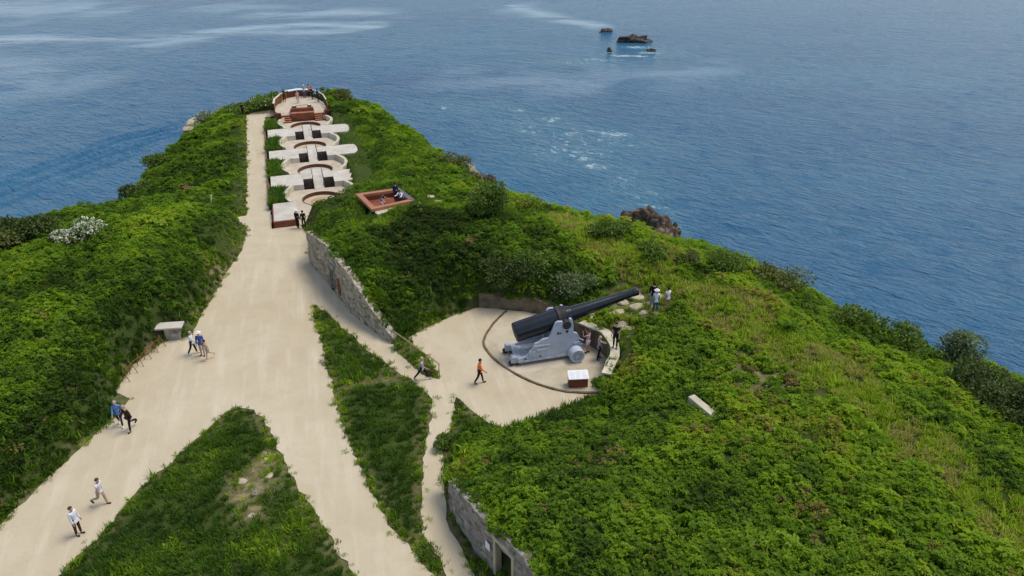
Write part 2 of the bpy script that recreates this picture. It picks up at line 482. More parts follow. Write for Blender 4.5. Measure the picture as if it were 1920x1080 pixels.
# central mound
ctl([(590, 428, 2.2), (640, 465, 3.0), (690, 520, 2.8), (722, 580, 1.6), (700, 430, 3.4), (650, 408, 2.9), (610, 396, 2.1), (735, 378, 3.55), (690, 365, 3.5),
     (790, 380, 3.5), (850, 410, 3.5), (730, 350, 3.5), (700, 340, 2.2), (760, 620, 0.5), (800, 560, 1.6), (860, 500, 2.6), (930, 480, 2.8), (1000, 500, 2.6), (860, 550, 1.0),
     (900, 555, 1.1), (1000, 562, 1.1), (1060, 520, 2.0), (960, 420, 3.2), (890, 385, 2.6), (850, 340, 1.2), (900, 350, 0.6), (700, 300, 0.9), (690, 270, 0.5),
     (650, 230, 0.3), (750, 290, 0.6), (640, 200, 0.1), (800, 330, 1.2), (700, 225, 0.0)])
# muzzle terrace and ridge
ctl([(1225, 585, 1.5), (1170, 565, 1.2), (1110, 585, 1.15), (1100, 605, 1.1), (1160, 620, 1.35), (1150, 655, 1.35), (1165, 700, 1.5), (1200, 600, 1.5), (1280, 560, 2.4),
     (1180, 525, 1.9), (1100, 500, 2.2)])
ctl(STRIP_PX)
ctl([(1250, 640, 2.2), (1300, 640, 2.5), (1200, 720, 2.0), (1150, 760, 0.9), (1060, 790, 0.6), (1000, 810, 0.7), (940, 825, 0.7), (1320, 757, 2.5), (1420, 720, 2.6), (1400, 900, 3.0),
     (1200, 880, 2.7), (1050, 880, 2.2), (930, 880, 1.5), (860, 870, 0.9), (900, 940, 2.1), (960, 1010, 2.6), (1010, 1060, 2.9), (1200, 1050, 3.1), (1600, 1000, 3.5),
     (1500, 1100, 3.4), (1800, 1150, 3.6), (1100, 1250, 3.1), (1500, 1350, 3.5), (2100, 1350, 3.6)])
CTRL += [(p[0], p[1], 0.0) for p in G([(300, 1300), (800, 1300), (0, 1300)])]
# cliff: beyond the edge the ground plunges to the sea
_edge = [at(*p) for p in EDGE]
_cen = np.array([2.0, 55.0])
for i, (ex, ey) in enumerate(_edge):
    a = np.array(_edge[max(i - 1, 0)]); b = np.array(_edge[min(i + 1, len(_edge) - 1)])
    t_ = (b - a) / np.linalg.norm(b - a); n_ = np.array([-t_[1], t_[0]])
    if n_ @ (np.array([ex, ey]) - _cen) < 0: n_ = -n_
    z0 = EDGE[i][2]
    for dd, dz in ((5, -5.5), (12, -14), (26, -34), (50, -46)):
        CTRL.append((ex + n_[0] * dd, ey + n_[1] * dd, z0 + dz))
CT = np.array(CTRL)
_K = np.linalg.norm(CT[:, None, :2] - CT[None, :, :2], axis=2)
_A = np.zeros((len(CT) + 1, len(CT) + 1)); _A[:-1, :-1] = -_K + np.eye(len(CT)) * -0.25
_A[:-1, -1] = 1; _A[-1, :-1] = 1
_sol = np.linalg.solve(_A, np.concatenate([CT[:, 2], [0]]))
def rbf(x, y):
    h = np.full(x.shape, _sol[-1])
    for (cx, cy, _), wt in zip(CT, _sol[:-1]): h = h - wt * np.hypot(x - cx, y - cy)
    return h

GX0, GX1, GY0, GY1, GS = -95.0, 78.0, 2.0, 138.0, 0.4
gx = np.arange(GX0, GX1 + 1e-6, GS); gy = np.arange(GY0, GY1 + 1e-6, GS)
XX, YY = np.meshgrid(gx, gy)
def masks(x, y):
    ino = inside(x, y, outer)
    isl = inside(x, y, ISLE_A) | inside(x, y, ISLE_B)
    return ino, isl
INO, ISL = masks(XX, YY)
FLT = INO | inside(XX, YY, FLATB)
DOUT = np.minimum(dist_line(XX, YY, outer, True), dist_line(XX, YY, FLATB, True))
DW = np.minimum(np.minimum(dist_line(XX, YY, WALL_A), dist_line(XX, YY, WALL_C)), dist_line(XX, YY, WALL_B))
HH = rbf(XX, YY)
wd = np.where(DW < 1.0, 0.45, 1.3)
BUMPY = smooth(0.5, 3.5, DOUT) * (~FLT)
HH = HH + BUMPY * (0.17 * N1(XX, YY, 9) + 0.08 * N2(XX, YY, 3.6)) * smooth(-30, -4, HH)
HH = np.where(FLT, -0.05, -0.05 + (HH + 0.05) * smooth(np.where(DW < 1.0, 0.3, 0.0), np.where(DW < 1.0, 0.75, wd), DOUT))
# grass islands swell a little above the gravel
DI = np.minimum(dist_line(XX, YY, ISLE_A, True), dist_line(XX, YY, ISLE_B, True))
HH = np.where(ISL, -0.03 + 0.13 * smooth(0, 1.6, DI) + 0.05 * N2(XX, YY, 2.5) * smooth(0, 1, DI), HH)
INB = inside(XX, YY, BANK)
HH = np.where(INB, 0.25 * smooth(0, .7, dist_line(XX, YY, BANK, True)), HH)
# the ground under the battery, its pits and the observation post is dug out
DB = dist_line(XX, YY, BATT, True)
HH = np.where(inside(XX, YY, BATT), -2.2 * smooth(0.0, 0.6, DB) + HH * (1 - smooth(0, .6, DB)), HH)
_bs = (XX - BO.x) * BD.x + (YY - BO.y) * BD.y; _bt = (XX - BO.x) * BR.x + (YY - BO.y) * BR.y
_lw = smooth(3.0, 3.5, _bt) * smooth(7.8, 5.5, _bt) * smooth(-2.2, -.2, _bs) * smooth(28, 25.5, _bs)
HH = HH * (1 - _lw) + np.maximum(HH * .6, .40) * _lw
OC = np.mean(np.array(OBS), 0)
OBIG = [tuple(OC + (np.array(p) - OC) * 1.02) for p in OBS]
HH = np.where(inside(XX, YY, OBIG), 2.4, HH)
def height(x, y):
    fx = np.clip((np.asarray(x) - GX0) / GS, 0, len(gx) - 1.001); fy = np.clip((np.asarray(y) - GY0) / GS, 0, len(gy) - 1.001)
    i = fx.astype(int); j = fy.astype(int); u = fx - i; v = fy - j
    return (HH[j, i] * (1 - u) + HH[j, i + 1] * u) * (1 - v) + (HH[j + 1, i] * (1 - u) + HH[j + 1, i + 1] * u) * v
def hz(x, y): return float(height(np.array([x]), np.array([y]))[0])

DRYP = [(690, 720, 0, .5), (650, 722, 0, .5), (725, 714, 0, .5), (1430, 705, 2.7, 2.0), (1135, 855, 2.4, .6), (1510, 1000, 3.4, .6), (410, 490, 1.4, 1.3), (470, 900, 0, 1.0), (455, 930, 0, .8),
        (500, 915, 0, .7), (470, 960, 0, .7), (495, 870, 0, .6), (1200, 575, 1.4, 2.0), (1150, 600, 1.3, 1.2), (1230, 585, 1.5, 1.2)]
DRY = np.zeros(XX.shape)
for px_, py_, z_, r_ in DRYP:
    x_, y_ = at(px_, py_, z_); DRY = np.maximum(DRY, np.exp(-((XX - x_) ** 2 + (YY - y_) ** 2) / r_ ** 2))
DRY = np.maximum(DRY, .55 * np.exp(-(np.minimum(dist_line(XX, YY, outer, True), DI) / .5) ** 2))
ny, nx = XX.shape
idx = np.arange(ny * nx).reshape(ny, nx)
q = np.stack([idx[:-1, :-1], idx[:-1, 1:], idx[1:, 1:], idx[1:, :-1]], -1).reshape(-1, 4)
hq = np.minimum.reduce([HH[:-1, :-1], HH[:-1, 1:], HH[1:, 1:], HH[1:, :-1]]).ravel()
ter = np_mesh('terrain', np.stack([XX, YY, HH], -1).reshape(-1, 3), q[hq > -38], M['soil'], smooth=True, attrs={'dry': DRY.ravel()})
tag(ter, 'overgrown headland ground rising in mounds beside the paths', kind='structure')

def sheet(name, polys, z, mat, label, thick=None):
    vl = [[Vector((p[0], p[1], 0)) for p in poly] for poly in polys]
    tri = tessellate_polygon(vl)
    flat = [p for poly in polys for p in poly]
    me = bpy.data.meshes.new(name)
    tr = []
    for t in tri:
        a, b, c = (Vector(flat[i]) for i in t)
        tr.append(t if (b - a).cross(c - a) > 0 else t[::-1])
    me.from_pydata([(p[0], p[1], z) for p in flat], [], tr)
    me.materials.append(mat)
    o = link(bpy.data.objects.new(name, me))
    return tag(o, label, kind='structure')
sheet('path', [rough_poly(outer, .5, .09, 1), rough_poly(ISLE_A, .35, .12, 2), rough_poly(ISLE_B, .35, .12, 3)], 0.0, M['path'],
      'pale sandy gravel paths forking round the grass')

# ------------------------------------------------------------------ sea
SEA_Z = -32.0
def sea_at(px, py): return at(px, py, SEA_Z)
rows = np.concatenate([np.linspace(-140, 40, 8), np.geomspace(45, 620, 520), np.geomspace(640, 9000, 26)])
cols = np.concatenate([[-9, -5, -3, -2, -1.4], np.linspace(-1.05, 1.05, 560), [1.4, 2, 3, 5, 9]])
SY, ST = np.meshgrid(rows, cols, indexing='ij')
SX = (SY + 150) * ST * 0.8
foam = np.zeros_like(SX); slick = np.zeros_like(SX); disp = np.zeros_like(SX)
def blob(px, py, rx, ry, amp, rot=0.0):
    """an elongated patch of broken water, rx across and ry along in metres"""
    x0, y0 = sea_at(px, py); c_, s_ = math.cos(rot), math.sin(rot)
    u = (SX - x0) * c_ + (SY - y0) * s_; v = -(SX - x0) * s_ + (SY - y0) * c_
    return amp * np.exp(-(u / rx) ** 2 - (v / ry) ** 2)
for px, py, rx, ry, a in [(831, 202, 1.8, 3.0, 1.0), (935, 197, 5, 2.0, .7), (970, 208, 3, 4, .95), (940, 225, 5, 2.5, .8), (1035, 224, 4, 5, .95), (985, 247, 7, 3, .9),
                          (1072, 250, 4, 2.5, 1.1), (1112, 247, 5, 2.5, 1.0), (1150, 252, 7, 4, 1.15), (1182, 272, 4, 2, .9), (1060, 285, 22, 14, .78), (1170, 340, 7, 20, .7), (1205, 370, 5, 12, .7), (1096, 297, 4, 3, 1.05),
                          (1118, 312, 5, 3, 1.1), (1170, 345, 5, 2, .6), (1005, 235, 18, 10, .7), (1085, 262, 30, 16, .72), (900, 205, 30, 10, .55), (1192, 89, 9, 5, 1.1), (1215, 99, 7, 3, 1.2),
                          (1180, 105, 14, 3, 1.2), (1130, 112, 16, 4, .9), (1080, 118, 22, 5, .75), (1140, 99, 2, 3, 1.0), (1225, 385, 6, 2, .9), (1262, 432, 3, 4, 1.0),
                          (1250, 400, 3, 4, .7), (1005, 378, 5, 3, .7), (1040, 30, 20, 8, .6), (985, 15, 20, 6, .7), (1060, 395, 6, 2, .6)]:
    foam = np.maximum(foam, blob(px, py, rx, ry, a, R(-8) if py < 240 else R(-28)))
for pts, wdt, a in [([(-100, 75), (150, 72), (330, 70), (480, 50), (560, 45), (700, 48)], 9, 1.0), ([(280, 85), (420, 62), (560, 60), (650, 58)], 8, .8),
                    ([(520, 28), (640, 22), (700, 26)], 12, .8), ([(960, 10), (1060, 38), (1120, 46)], 8, .9), ([(-50, 10), (60, 20), (140, 15)], 25, .7),
                    ([(400, 12), (470, 14)], 14, .6), ([(900, 150), (1100, 150), (1300, 130)], 14, .45), ([(-40, 110), (60, 130), (80, 160)], 16, .5)]:
    W_ = [sea_at(*p) for p in pts]
    d_ = dist_line(SX, SY, W_)
    jit = 1 + 0.5 * N3(SX, SY, 40)
    slick = np.maximum(slick, a * np.exp(-(d_ / (wdt * np.clip(jit, .4, 2))) ** 2))
# a boat's wake spreading left of the headland
for pts, a in [([(-60, 365), (120, 300), (215, 262), (330, 238)], .22), ([(-60, 385), (120, 316), (250, 272), (340, 246)], .20), ([(-60, 405), (140, 325), (260, 285)], .14)]:
    W_ = [sea_at(*p) for p in pts]
    d_ = dist_line(SX, SY, W_)
    disp += a * np.cos(d_ / 3.4 * 2 * np.pi) * np.exp(-(d_ / 3.2) ** 2)
disp += 0.10 * N3(SX, SY, 11) * np.exp(-(SY / 420) ** 2) + 0.05 * N4(SX * 0.5 + SY * .3, SY, 5.0) * np.exp(-(SY / 200) ** 2)
ns, nc = SX.shape
sidx = np.arange(ns * nc).reshape(ns, nc)
sq = np.stack([sidx[:-1, :-1], sidx[:-1, 1:], sidx[1:, 1:], sidx[1:, :-1]], -1).reshape(-1, 4)
def mat_sea():
    t = NT('sea_water')
    fo = t.add('ShaderNodeAttribute', attribute_type='GEOMETRY', attribute_name='foam').outputs['Fac']
    sk = t.add('ShaderNodeAttribute', attribute_type='GEOMETRY', attribute_name='slick').outputs['Fac']
    rip = t.math('ADD', t.noise(1.15, 4, 0.62, stretch=((0.36, 1.0, 1), R(-38))), t.math('MULTIPLY', t.noise(0.42, 3, 0.6, stretch=((0.36, 1.0, 1), R(-30))), 1.3))
    swell = t.noise(0.11, 4, 0.6, stretch=((0.5, 1.2, 1), R(-15)))
    cur = t.noise(0.014, 5, 0.6, stretch=((0.5, 1.6, 1), R(8)))
    tear = t.noise(0.9, 7, 0.75, stretch=((0.55, 0.9, 1), R(-50)))
    fm = t.math('SUBTRACT', t.math('ADD', t.math('MULTIPLY', fo, 0.33), tear), 0.78)
    fm = t.math('MULTIPLY', fm, 5.5, True)
    c = t.ramp(cur, [(0.3, (0.014, 0.092, 0.200)), (0.7, (0.026, 0.135, 0.245))])
    skm = t.math('MULTIPLY', sk, t.ramp(t.noise(0.05, 5, 0.7, stretch=((0.35, 1.5, 1), R(6))), [(0.3, 0.0), (0.5, 1.0)]), True)
    c = t.mix(t.math('MULTIPLY', skm, 0.85), c, (0.24, 0.34, 0.42))  # sky reflection on the slicks, painted in as paler water
    c = t.mix(t.math('MULTIPLY', fo, 0.45, True), c, (0.075, 0.23, 0.29))
    c = t.mix(fm, c, (0.60, 0.67, 0.70))
    t.color(c)
    t.rough(t.math('ADD', t.math('MULTIPLY', fm, 0.5), 0.20, True), 0.34)
    t.b.inputs['IOR'].default_value = 1.33
    h = t.math('ADD', t.math('MULTIPLY', rip, 0.8), t.math('MULTIPLY', swell, 0.7))
    h = t.math('MULTIPLY', h, t.math('SUBTRACT', 1.0, t.math('MULTIPLY', skm, 0.7)))
    t.bump(h, 1.0, 1.5)
    return t.m
sea = np_mesh('sea', np.stack([SX, SY, SEA_Z + disp], -1).reshape(-1, 3), sq, mat_sea(), attrs={'foam': foam.ravel(), 'slick': slick.ravel()}, smooth=True)
tag(sea, 'rippled blue sea with streaks of current and foam', kind='structure')
del foam, slick, disp, SX, SY, ST

# ------------------------------------------------------------------ stone walls
def poly_len(pts):
    L = [0]
    for a, b in zip(pts, pts[1:]): L.append(L[-1] + math.dist(a, b))
    return L
def wall_mesh(name, pts, hs, thick, mat, parent, seed=1, step=0.28, rag=0.14, disp=0.05, z0=-0.3, holes=()):
    """a wall along pts, its front on the left-hand side when walking the points; ragged top; holes = (s0, s1, ztop)"""
    r = random.Random(seed)
    L = poly_len(pts); n = max(4, int(L[-1] / step))
    sp = sorted({round(L[-1] * i / n, 3) for i in range(n + 1)} | {round(h[k], 3) for h in holes for k in (0, 1)})
    bm = bmesh.new(); cols = []
    rows = 7
    for s_ in sp:
        i = max(k for k in range(len(L) - 1) if L[k] <= s_ + 1e-6); f = min(1, (s_ - L[i]) / (L[i + 1] - L[i]))
        p = Vector(pts[i]).lerp(Vector(pts[i + 1]), f); d = (Vector(pts[i + 1]) - Vector(pts[i])).normalized(); nn = Vector((d.y, -d.x))
        h = hs[i] * (1 - f) + hs[i + 1] * f + r.uniform(-rag, rag)
        col = []
        for k in range(rows + 1):
            z = z0 + (h - z0) * k / rows
            o = r.uniform(-disp, disp) + 0.05 * (h - z) / max(h, .5)
            col.append(bm.verts.new((p.x - nn.x * o * -1, p.y + nn.y * o, z)))
        back = [bm.verts.new((p.x - nn.x * thick, p.y - nn.y * thick, h + r.uniform(-.04, .04))), bm.verts.new((p.x - nn.x * thick, p.y - nn.y * thick, z0))]
        cols.append((s_, h, col + back))
    for (s0, h0, a), (s1, h1, b) in zip(cols, cols[1:]):
        for k in range(len(a) - 1):
            zt = (a[k].co.z + a[k + 1].co.z) / 2
            if k < rows and any(x0 - 1e-3 <= s0 and s1 <= x1 + 1e-3 and zt < zz for x0, x1, zz in holes): continue
            bm.faces.new((a[k], b[k], b[k + 1], a[k + 1]))
    bm.faces.new(cols[0][2]); bm.faces.new(cols[-1][2][::-1])
    bmesh.ops.recalc_face_normals(bm, faces=bm.faces[:])
    me = bpy.data.meshes.new(name); bm.to_mesh(me); bm.free(); me.materials.append(mat)
    return link(bpy.data.objects.new(name, me), parent)
def along(pts, s_):
    L = poly_len(pts); i = max(k for k in range(len(L) - 1) if L[k] <= s_ + 1e-6)
    d = (Vector(pts[i + 1]) - Vector(pts[i])).normalized()
    return Vector(pts[i]) + d * (s_ - L[i]), d

w1 = empty('stone_wall', (0, 0, 0), 0, 'long rubble stone wall with a narrow dark door holding up the dark green mound', 'wall')
DA0, DA1 = 5.0, 6.0
wall_mesh('masonry', WALL_A, WALL_A_H, 0.45, M['stone'], w1, 3, rag=.05, holes=[(DA0, DA1, 1.95)])
p, d = along(WALL_A, 5.5); rz = math.atan2(d.y, d.x)
dw = MB().box((-0.49, 0.34, -.1), (0.49, 0.42, 1.95)).build('door', M['darkwood'], w1); dw.location = (p.x, p.y, 0); dw.rotation_euler = (0, 0, rz)
fr = MB().box((-0.60, -.09, 0), (-0.46, 0.30, 2.0)).box((0.46, -.09, 0), (0.60, 0.30, 2.0)).box((-0.72, -.11, 2.0), (0.72, 0.30, 2.26)).build('door_frame', M['oldstone'], w1)
fr.location = dw.location; fr.rotation_euler = dw.rotation_euler
p, d = along(WALL_A, 6.9)
sg = MB().box((-0.28, -.10, 0.45), (0.28, -.05, 1.6), .01).build('rusty_sign', M['corten'], w1); sg.location = (p.x, p.y, 0); sg.rotation_euler = (0, 0, rz)

w2 = empty('retaining_wall', (0, 0, 0), 0, 'low stained retaining wall with pale coping curving round the gun pit', 'wall')
WC = [tuple(v) for v in catmull(WALL_C, 4)]
WCH = list(np.interp(poly_len(WC), poly_len(WALL_C), WALL_C_H))
wall_mesh('wall_face', WC[::-1], WCH[::-1], 0.45, M['brownwall'], w2, 5, .4, .02, .015)
def ribbon(name, pts, hs, w0, w1_, th, mat, parent, jit=0.0, seed=1):
    r = random.Random(seed); bm = bmesh.new(); prev = None
    for i, p in enumerate(pts):
        a = Vector(pts[max(i - 1, 0)]); b = Vector(pts[min(i + 1, len(pts) - 1)]); d = (b - a).normalized(); nn = Vector((d.y, -d.x))
        z = hs[i]; e0 = w0 + r.uniform(-jit, jit); e1 = w1_ + r.uniform(-jit, jit); p = Vector(p)
        ring = [bm.verts.new((*(p + nn * e0), z)), bm.verts.new((*(p + nn * e1), z)), bm.verts.new((*(p + nn * e1), z + th)), bm.verts.new((*(p + nn * e0), z + th))]
        if prev:
            for k in range(4): bm.faces.new((prev[k], prev[(k + 1) % 4], ring[(k + 1) % 4], ring[k]))
        else: bm.faces.new(ring)
        prev = ring
    bm.faces.new(prev[::-1]); bmesh.ops.recalc_face_normals(bm, faces=bm.faces[:])
    me = bpy.data.meshes.new(name); bm.to_mesh(me); bm.free(); me.materials.append(mat)
    return link(bpy.data.objects.new(name, me), parent)
nq = int(len(WC) * .62)
ribbon('coping', WC[:nq], [h + .03 for h in WCH[:nq]], -0.06, 0.52, 0.10, M['coping'], w2, .05, 4)
# flat panel painted dark for a shaded opening, right-hand side of the pit
p, d = along(WALL_C, 4.6); rz = math.atan2(d.y, d.x)
op = MB().box((-0.7, -.1, 0.02), (0.7, 0.035, 0.98)).build('opening_shade_panel', M['dark'], w2); op.location = (p.x, p.y, 0); op.rotation_euler = (0, 0, rz)

w3 = empty('stone_wall', (0, 0, 0), 0, 'weathered grey stone wall with a dark doorway under the bushes beside the narrow path', 'wall')
LB = poly_len(WALL_B)
WB_D0, WB_D1 = LB[3] + 0.45, LB[3] + 1.65
wall_mesh('masonry', WALL_B, WALL_B_H, 0.5, M['oldstone'], w3, 9, rag=.06, holes=[(WB_D0, WB_D1, 2.0)])
p, d = along(WALL_B, (WB_D0 + WB_D1) / 2); rz = math.atan2(d.y, d.x)
def put(o, p, rz): o.location = (p.x, p.y, 0); o.rotation_euler = (0, 0, rz); return o
# the wall's open side lies to the right of its direction of travel reversed, so local -Y faces the path
sgn = 1 if (Vector((-d.y, d.x)) @ (Vector(at(1000, 1000)) - p)) > 0 else -1
put(MB().box((-0.58, .45 * sgn - .03, -.1), (0.58, .45 * sgn + .03, 2.0)).build('door', M['darkwood'], w3), p, rz)
put(MB().box((-0.74, -.10, 0), (-0.57, .22, 2.1), .01).box((0.57, -.10, 0), (0.74, .22, 2.1), .01).box((-.78, -.12, 2.1), (.78, .22, 2.30), .01).build('door_frame', M['palerock'], w3), p, rz)
p2_, d2 = along(WALL_B, LB[3] - 0.05)
put(MB().box((-.16, -.13 * sgn - .012, 1.15), (.16, -.13 * sgn + .012, 1.55)).build('notice', M['white'], w3), p2_, rz)

# ------------------------------------------------------------------ gun emplacement
padpoly = [tuple(v) for v in catmull(EMPL, 5)] + [tuple(p) for p in WC[:-8]]
sheet('emplacement_pad', [padpoly], 0.006, M['pad'], 'worn sandy concrete pad of the gun emplacement')
GO = Vector((3.02, 39.53)); GAZ = R(15.5)
gd = Vector((math.cos(GAZ), math.sin(GAZ))); gn = Vector((-gd.y, gd.x))
def gl(a, b): return tuple(GO + gd * a + gn * b)
sheet('slab', [[gl(-3.9, -1.75), gl(2.9, -1.6), gl(2.6, 1.5), gl(-3.6, 1.9)]], 0.012, M['padlight'], 'pale concrete slab under the gun carriage')
kb = [tuple(v) for v in catmull(EMPL, 8)]
kerb = ribbon('kerb', kb, [-.05] * len(kb), -0.065, 0.065, 0.13, M['kerb'], None, .015, 2)
tag(kerb, 'thin dark curved kerb edging the gun emplacement', 'kerb')

# ------------------------------------------------------------------ the gun
gun = empty('coastal_cannon', (*GO, 0.012), GAZ, 'huge black cannon on a light grey carriage, muzzle raised to the right', 'cannon')
ZT = 2.5; EL = R(12.2)
ax = Vector((math.cos(EL), 0, math.sin(EL)))
brl = MB()
brl.lathe([(-3.02, 0.0), (-3.02, .30), (-3.05, .31), (-3.05, .56), (-3.0, .62), (-2.6, .635), (-0.30, .635), (-0.28, .60), (0.30, .60), (0.34, .56), (.62, .53), (.66, .465),
           (1.6, .425), (1.62, .40), (3.2, .315), (4.7, .235), (4.78, .25), (5.02, .262), (5.12, .25), (5.13, .15), (4.4, .14), (4.4, 0)], (0, 0, ZT), ax, 48)
barrel = brl.build('barrel', M['gun'], gun)
MB().lathe([(-3.052, .0), (-3.075, .28), (-3.06, .30), (-3.052, .54), (-3.04, .555)], (0, 0, ZT), ax, 40).build('breech_face', M['gunend'], barrel)
MB().lathe([(-.27, .60), (-.27, .70), (-.16, .72), (-.10, .70), (-.10, .60)], (0, 0, ZT), ax, 48).build('band', M['steeldark'], barrel)
MB().lathe([(-.09, .60), (-.09, .665), (.27, .665), (.27, .60)], (0, 0, ZT), ax, 48).build('trunnion_hoop', M['gunend'], barrel)
MB().lathe([(-1.02, 0), (-1.02, .26), (-.5, .27), (.5, .27), (1.02, .26), (1.02, 0)], (0.05, 0, ZT - .04), (0, 1, 0), 28).build('trunnion', M['steeldark'], barrel)
prof = [(-3.0, .22), (.95, .22), (1.0, .55), (1.02, .95), (.88, 1.15), (.92, 1.5), (.78, 1.72), (.52, 1.85), (.50, 2.25), (.44, 2.72), (.36, 2.84), (.22, 2.84), (.20, 2.6),
        (.14, 2.36), (.02, 2.28), (-.1, 2.34), (-.17, 2.52), (-.22, 2.72), (-.52, 2.76), (-.66, 2.66), (-.98, 1.84), (-1.05, 1.70), (-1.42, 1.66), (-1.70, 1.50), (-1.95, 1.42),
        (-2.02, 1.2), (-2.32, .66), (-2.65, .56), (-3.0, .50)]
for sgnn in (-1, 1):
    m = MB()
    mt = Matrix(((1, 0, 0, 0), (0, 0, 1, 0), (0, 1, 0, 0), (0, 0, 0, 1)))       # profile (x,z) drawn upright, thickness along y
    y0, y1 = (-.92, -.76) if sgnn < 0 else (.76, .92)
    m.prism(prof, y0, y1, mt)
    ck = m.build('cheek', M['grey'], gun)
    yo = -.935 if sgnn < 0 else .935
    ys = sorted((yo, yo + .05 * -sgnn))
    rim = MB()
    # riveted edge plates and brackets on the outer face
    for a0, a1, z0, z1 in [(-3.0, .9, .24, .38), (-2.05, -1.0, 1.18, 1.30), (.52, .95, 1.02, 1.16)]:
        rim.box((a0, yo - .05 if sgnn < 0 else yo - .03, z0), (a1, yo + .03 if sgnn < 0 else yo + .05, z1), .012)
    rim.build('edge_plate', M['greyworn'], ck)
    for a, z, r_ in [(-.48, 1.95, .075), (-.32, 1.93, .045), (.08, 2.0, .085), (-2.55, .46, .05), (-2.1, .6, .05), (-1.6, .5, .05)]:
        MB().lathe([(-.03, 0), (-.03, r_), (.03, r_), (.03, 0)], (a, yo, z), (0, 1, 0), 14).build('bolt_hole', M['steeldark'], ck)
    wh = MB()
    yw0, yw1 = (.98, 1.58)
    wh.lathe([(yw0, 0), (yw0, .42), (yw0 + .04, .47), (yw1 - .05, .47), (yw1, .44), (yw1, .36), (yw1 - .07, .34), (yw1 - .07, .30)], (.62, 0, .48), (0, sgnn, 0), 32)
    whl = wh.build('wheel', M['grey'], gun)
    MB().lathe([(yw1 - .07, .30), (yw1 - .10, .28), (yw1 - .10, .0)], (.62, 0, .48), (0, sgnn, 0), 32).build('wheel_hub', M['greyworn'], whl)
    sp_ = MB()
    for k in range(6):
        q_ = k * math.pi / 3 + .2
        sp_.tube([(.62 + .06 * math.cos(q_), sgnn * (yw1 - .06), .48 + .06 * math.sin(q_)), (.62 + .33 * math.cos(q_), sgnn * (yw1 - .06), .48 + .33 * math.sin(q_))], .03, 6)
    sp_.lathe([(yw1 - .12, .1), (yw1 - .02, .1), (yw1 - .02, 0)], (.62, 0, .48), (0, sgnn, 0), 16)
    sp_.build('spoke', M['grey'], whl)
    MB().box((.45, .88 * sgnn, .42), (.80, 1.0 * sgnn, .62), .02).build('axle_box', M['greyworn'], gun)
    tk = MB()
    tk.box((-3.42, .70 * sgnn - .14, .2), (-2.9, .70 * sgnn + .14, .56), .03)
    tk.box((-3.36, .70 * sgnn - .20, .56), (-3.06, .70 * sgnn + .20, .66), .02)
    tko = tk.build('rear_truck', M['greyworn'], gun)
    for dx in (-.26, .12):
        MB().lathe([(-.09, 0), (-.09, .17), (.09, .17), (.09, 0)], (-3.12 + dx, .70 * sgnn + .02 * sgnn, .17), (0, 1, 0), 18).build('roller', M['steeldark'], tko)
    # slide brackets on the step of the cheek
    MB().box((-2.3, (.80 if sgnn > 0 else -1.0), .60), (-1.9, (1.0 if sgnn > 0 else -.80), .98), .04).box((-1.85, (.92 if sgnn > 0 else -1.02), .95), (-1.05, (1.02 if sgnn > 0 else -.92), 1.07), .03).build('bracket', M['grey'], ck)
    MB().tube([(-1.98, -.98 * sgnn * -1, 1.42), (-2.25, .98 * sgnn, .98), (-2.5, .98 * sgnn, .72)], .035, 8).build('hand_rail', M['grey'], ck)
MB().box((-2.95, -.76, .30), (.9, .76, .42)).box((-3.05, -.76, .24), (-2.75, .76, .52), .02).build('bed_plate', M['greyworn'], gun)
MB().box((.55, -.76, .42), (.75, .76, 1.25), .02).build('transom', M['grey'], gun)
MB().box((-1.0, -.76, .42), (-.82, .76, .95), .02).build('transom', M['grey'], gun)
MB().lathe([(-.74, .12), (.74, .12)], (-.45, 0, 1.3), (0, 1, 0), 18).build('elevating_shaft', M['steeldark'], gun)
MB().tube([(.9, -.9, 1.35), (1.15, -.95, 1.2), (1.12, -.95, .95), (.95, -.92, .9)], .04, 8).build('tow_hook', M['grey'], gun)

# ------------------------------------------------------------------ information desk, railing, small concrete works
def info_desk(loc, rz):
    r_ = empty('information_desk', loc, rz, 'rusty steel desk with a sloping white information board beside the cannon', 'information board')
    MB().prism([(-.56, -.26), (.56, -.26), (.56, .24), (-.56, .24)], 0, .62).build('plinth', M['corten'], r_)
    m = MB()
    m.prism([(-.36, .64), (.28, .837), (.28, .877), (-.36, .68)], -.60, .60, Matrix(((0, 0, 1, 0), (1, 0, 0, 0), (0, 1, 0, 0), (0, 0, 0, 1))))
    b_ = m.build('board', M['white'], r_)
    m = MB()
    rr = random.Random(4)
    for k, (x0, x1) in enumerate([(-.54, -.2), (-.16, .18), (.22, .54)]):
        for y in range(6):
            yy = -.30 + y * .085; z = .62 + (yy + .42) * .3077 + .0435
            m.prism([(yy, z), (yy + .035, z + .0108), (yy + .035, z + .0128), (yy, z + .002)], x0, x1 - rr.uniform(0, .12), Matrix(((0, 0, 1, 0), (1, 0, 0, 0), (0, 1, 0, 0), (0, 0, 0, 1))))
    m.build('text_lines', mottled('grey_print', (.60, .61, .63), .1, 3, .6, .3), b_)
    return r_
info_desk((*at(1083, 722), 0.006), R(4))

rl = empty('handrail', (0, 0, 0), 0, 'thin brown metal handrail on the grass bank at the end of the stone wall', 'railing')
RP = [at(741, 650), at(771, 672), at(801, 693), at(824, 707)]
zs = [0.2, 0.2, 0.15, 0.02]
rt = [Vector((p[0], p[1], z + .95)) for p, z in zip(RP, zs)]
MB().tube(rt + [rt[-1] + Vector((.05, -.03, -.08))], .035, 8).build('rail', M['rail'], rl)
for (x, y), z, t_ in zip(RP, zs, rt):
    MB().tube([(x, y, -.1), (x, y, t_.z)], .03, 8).build('post', M['rail'], rl)

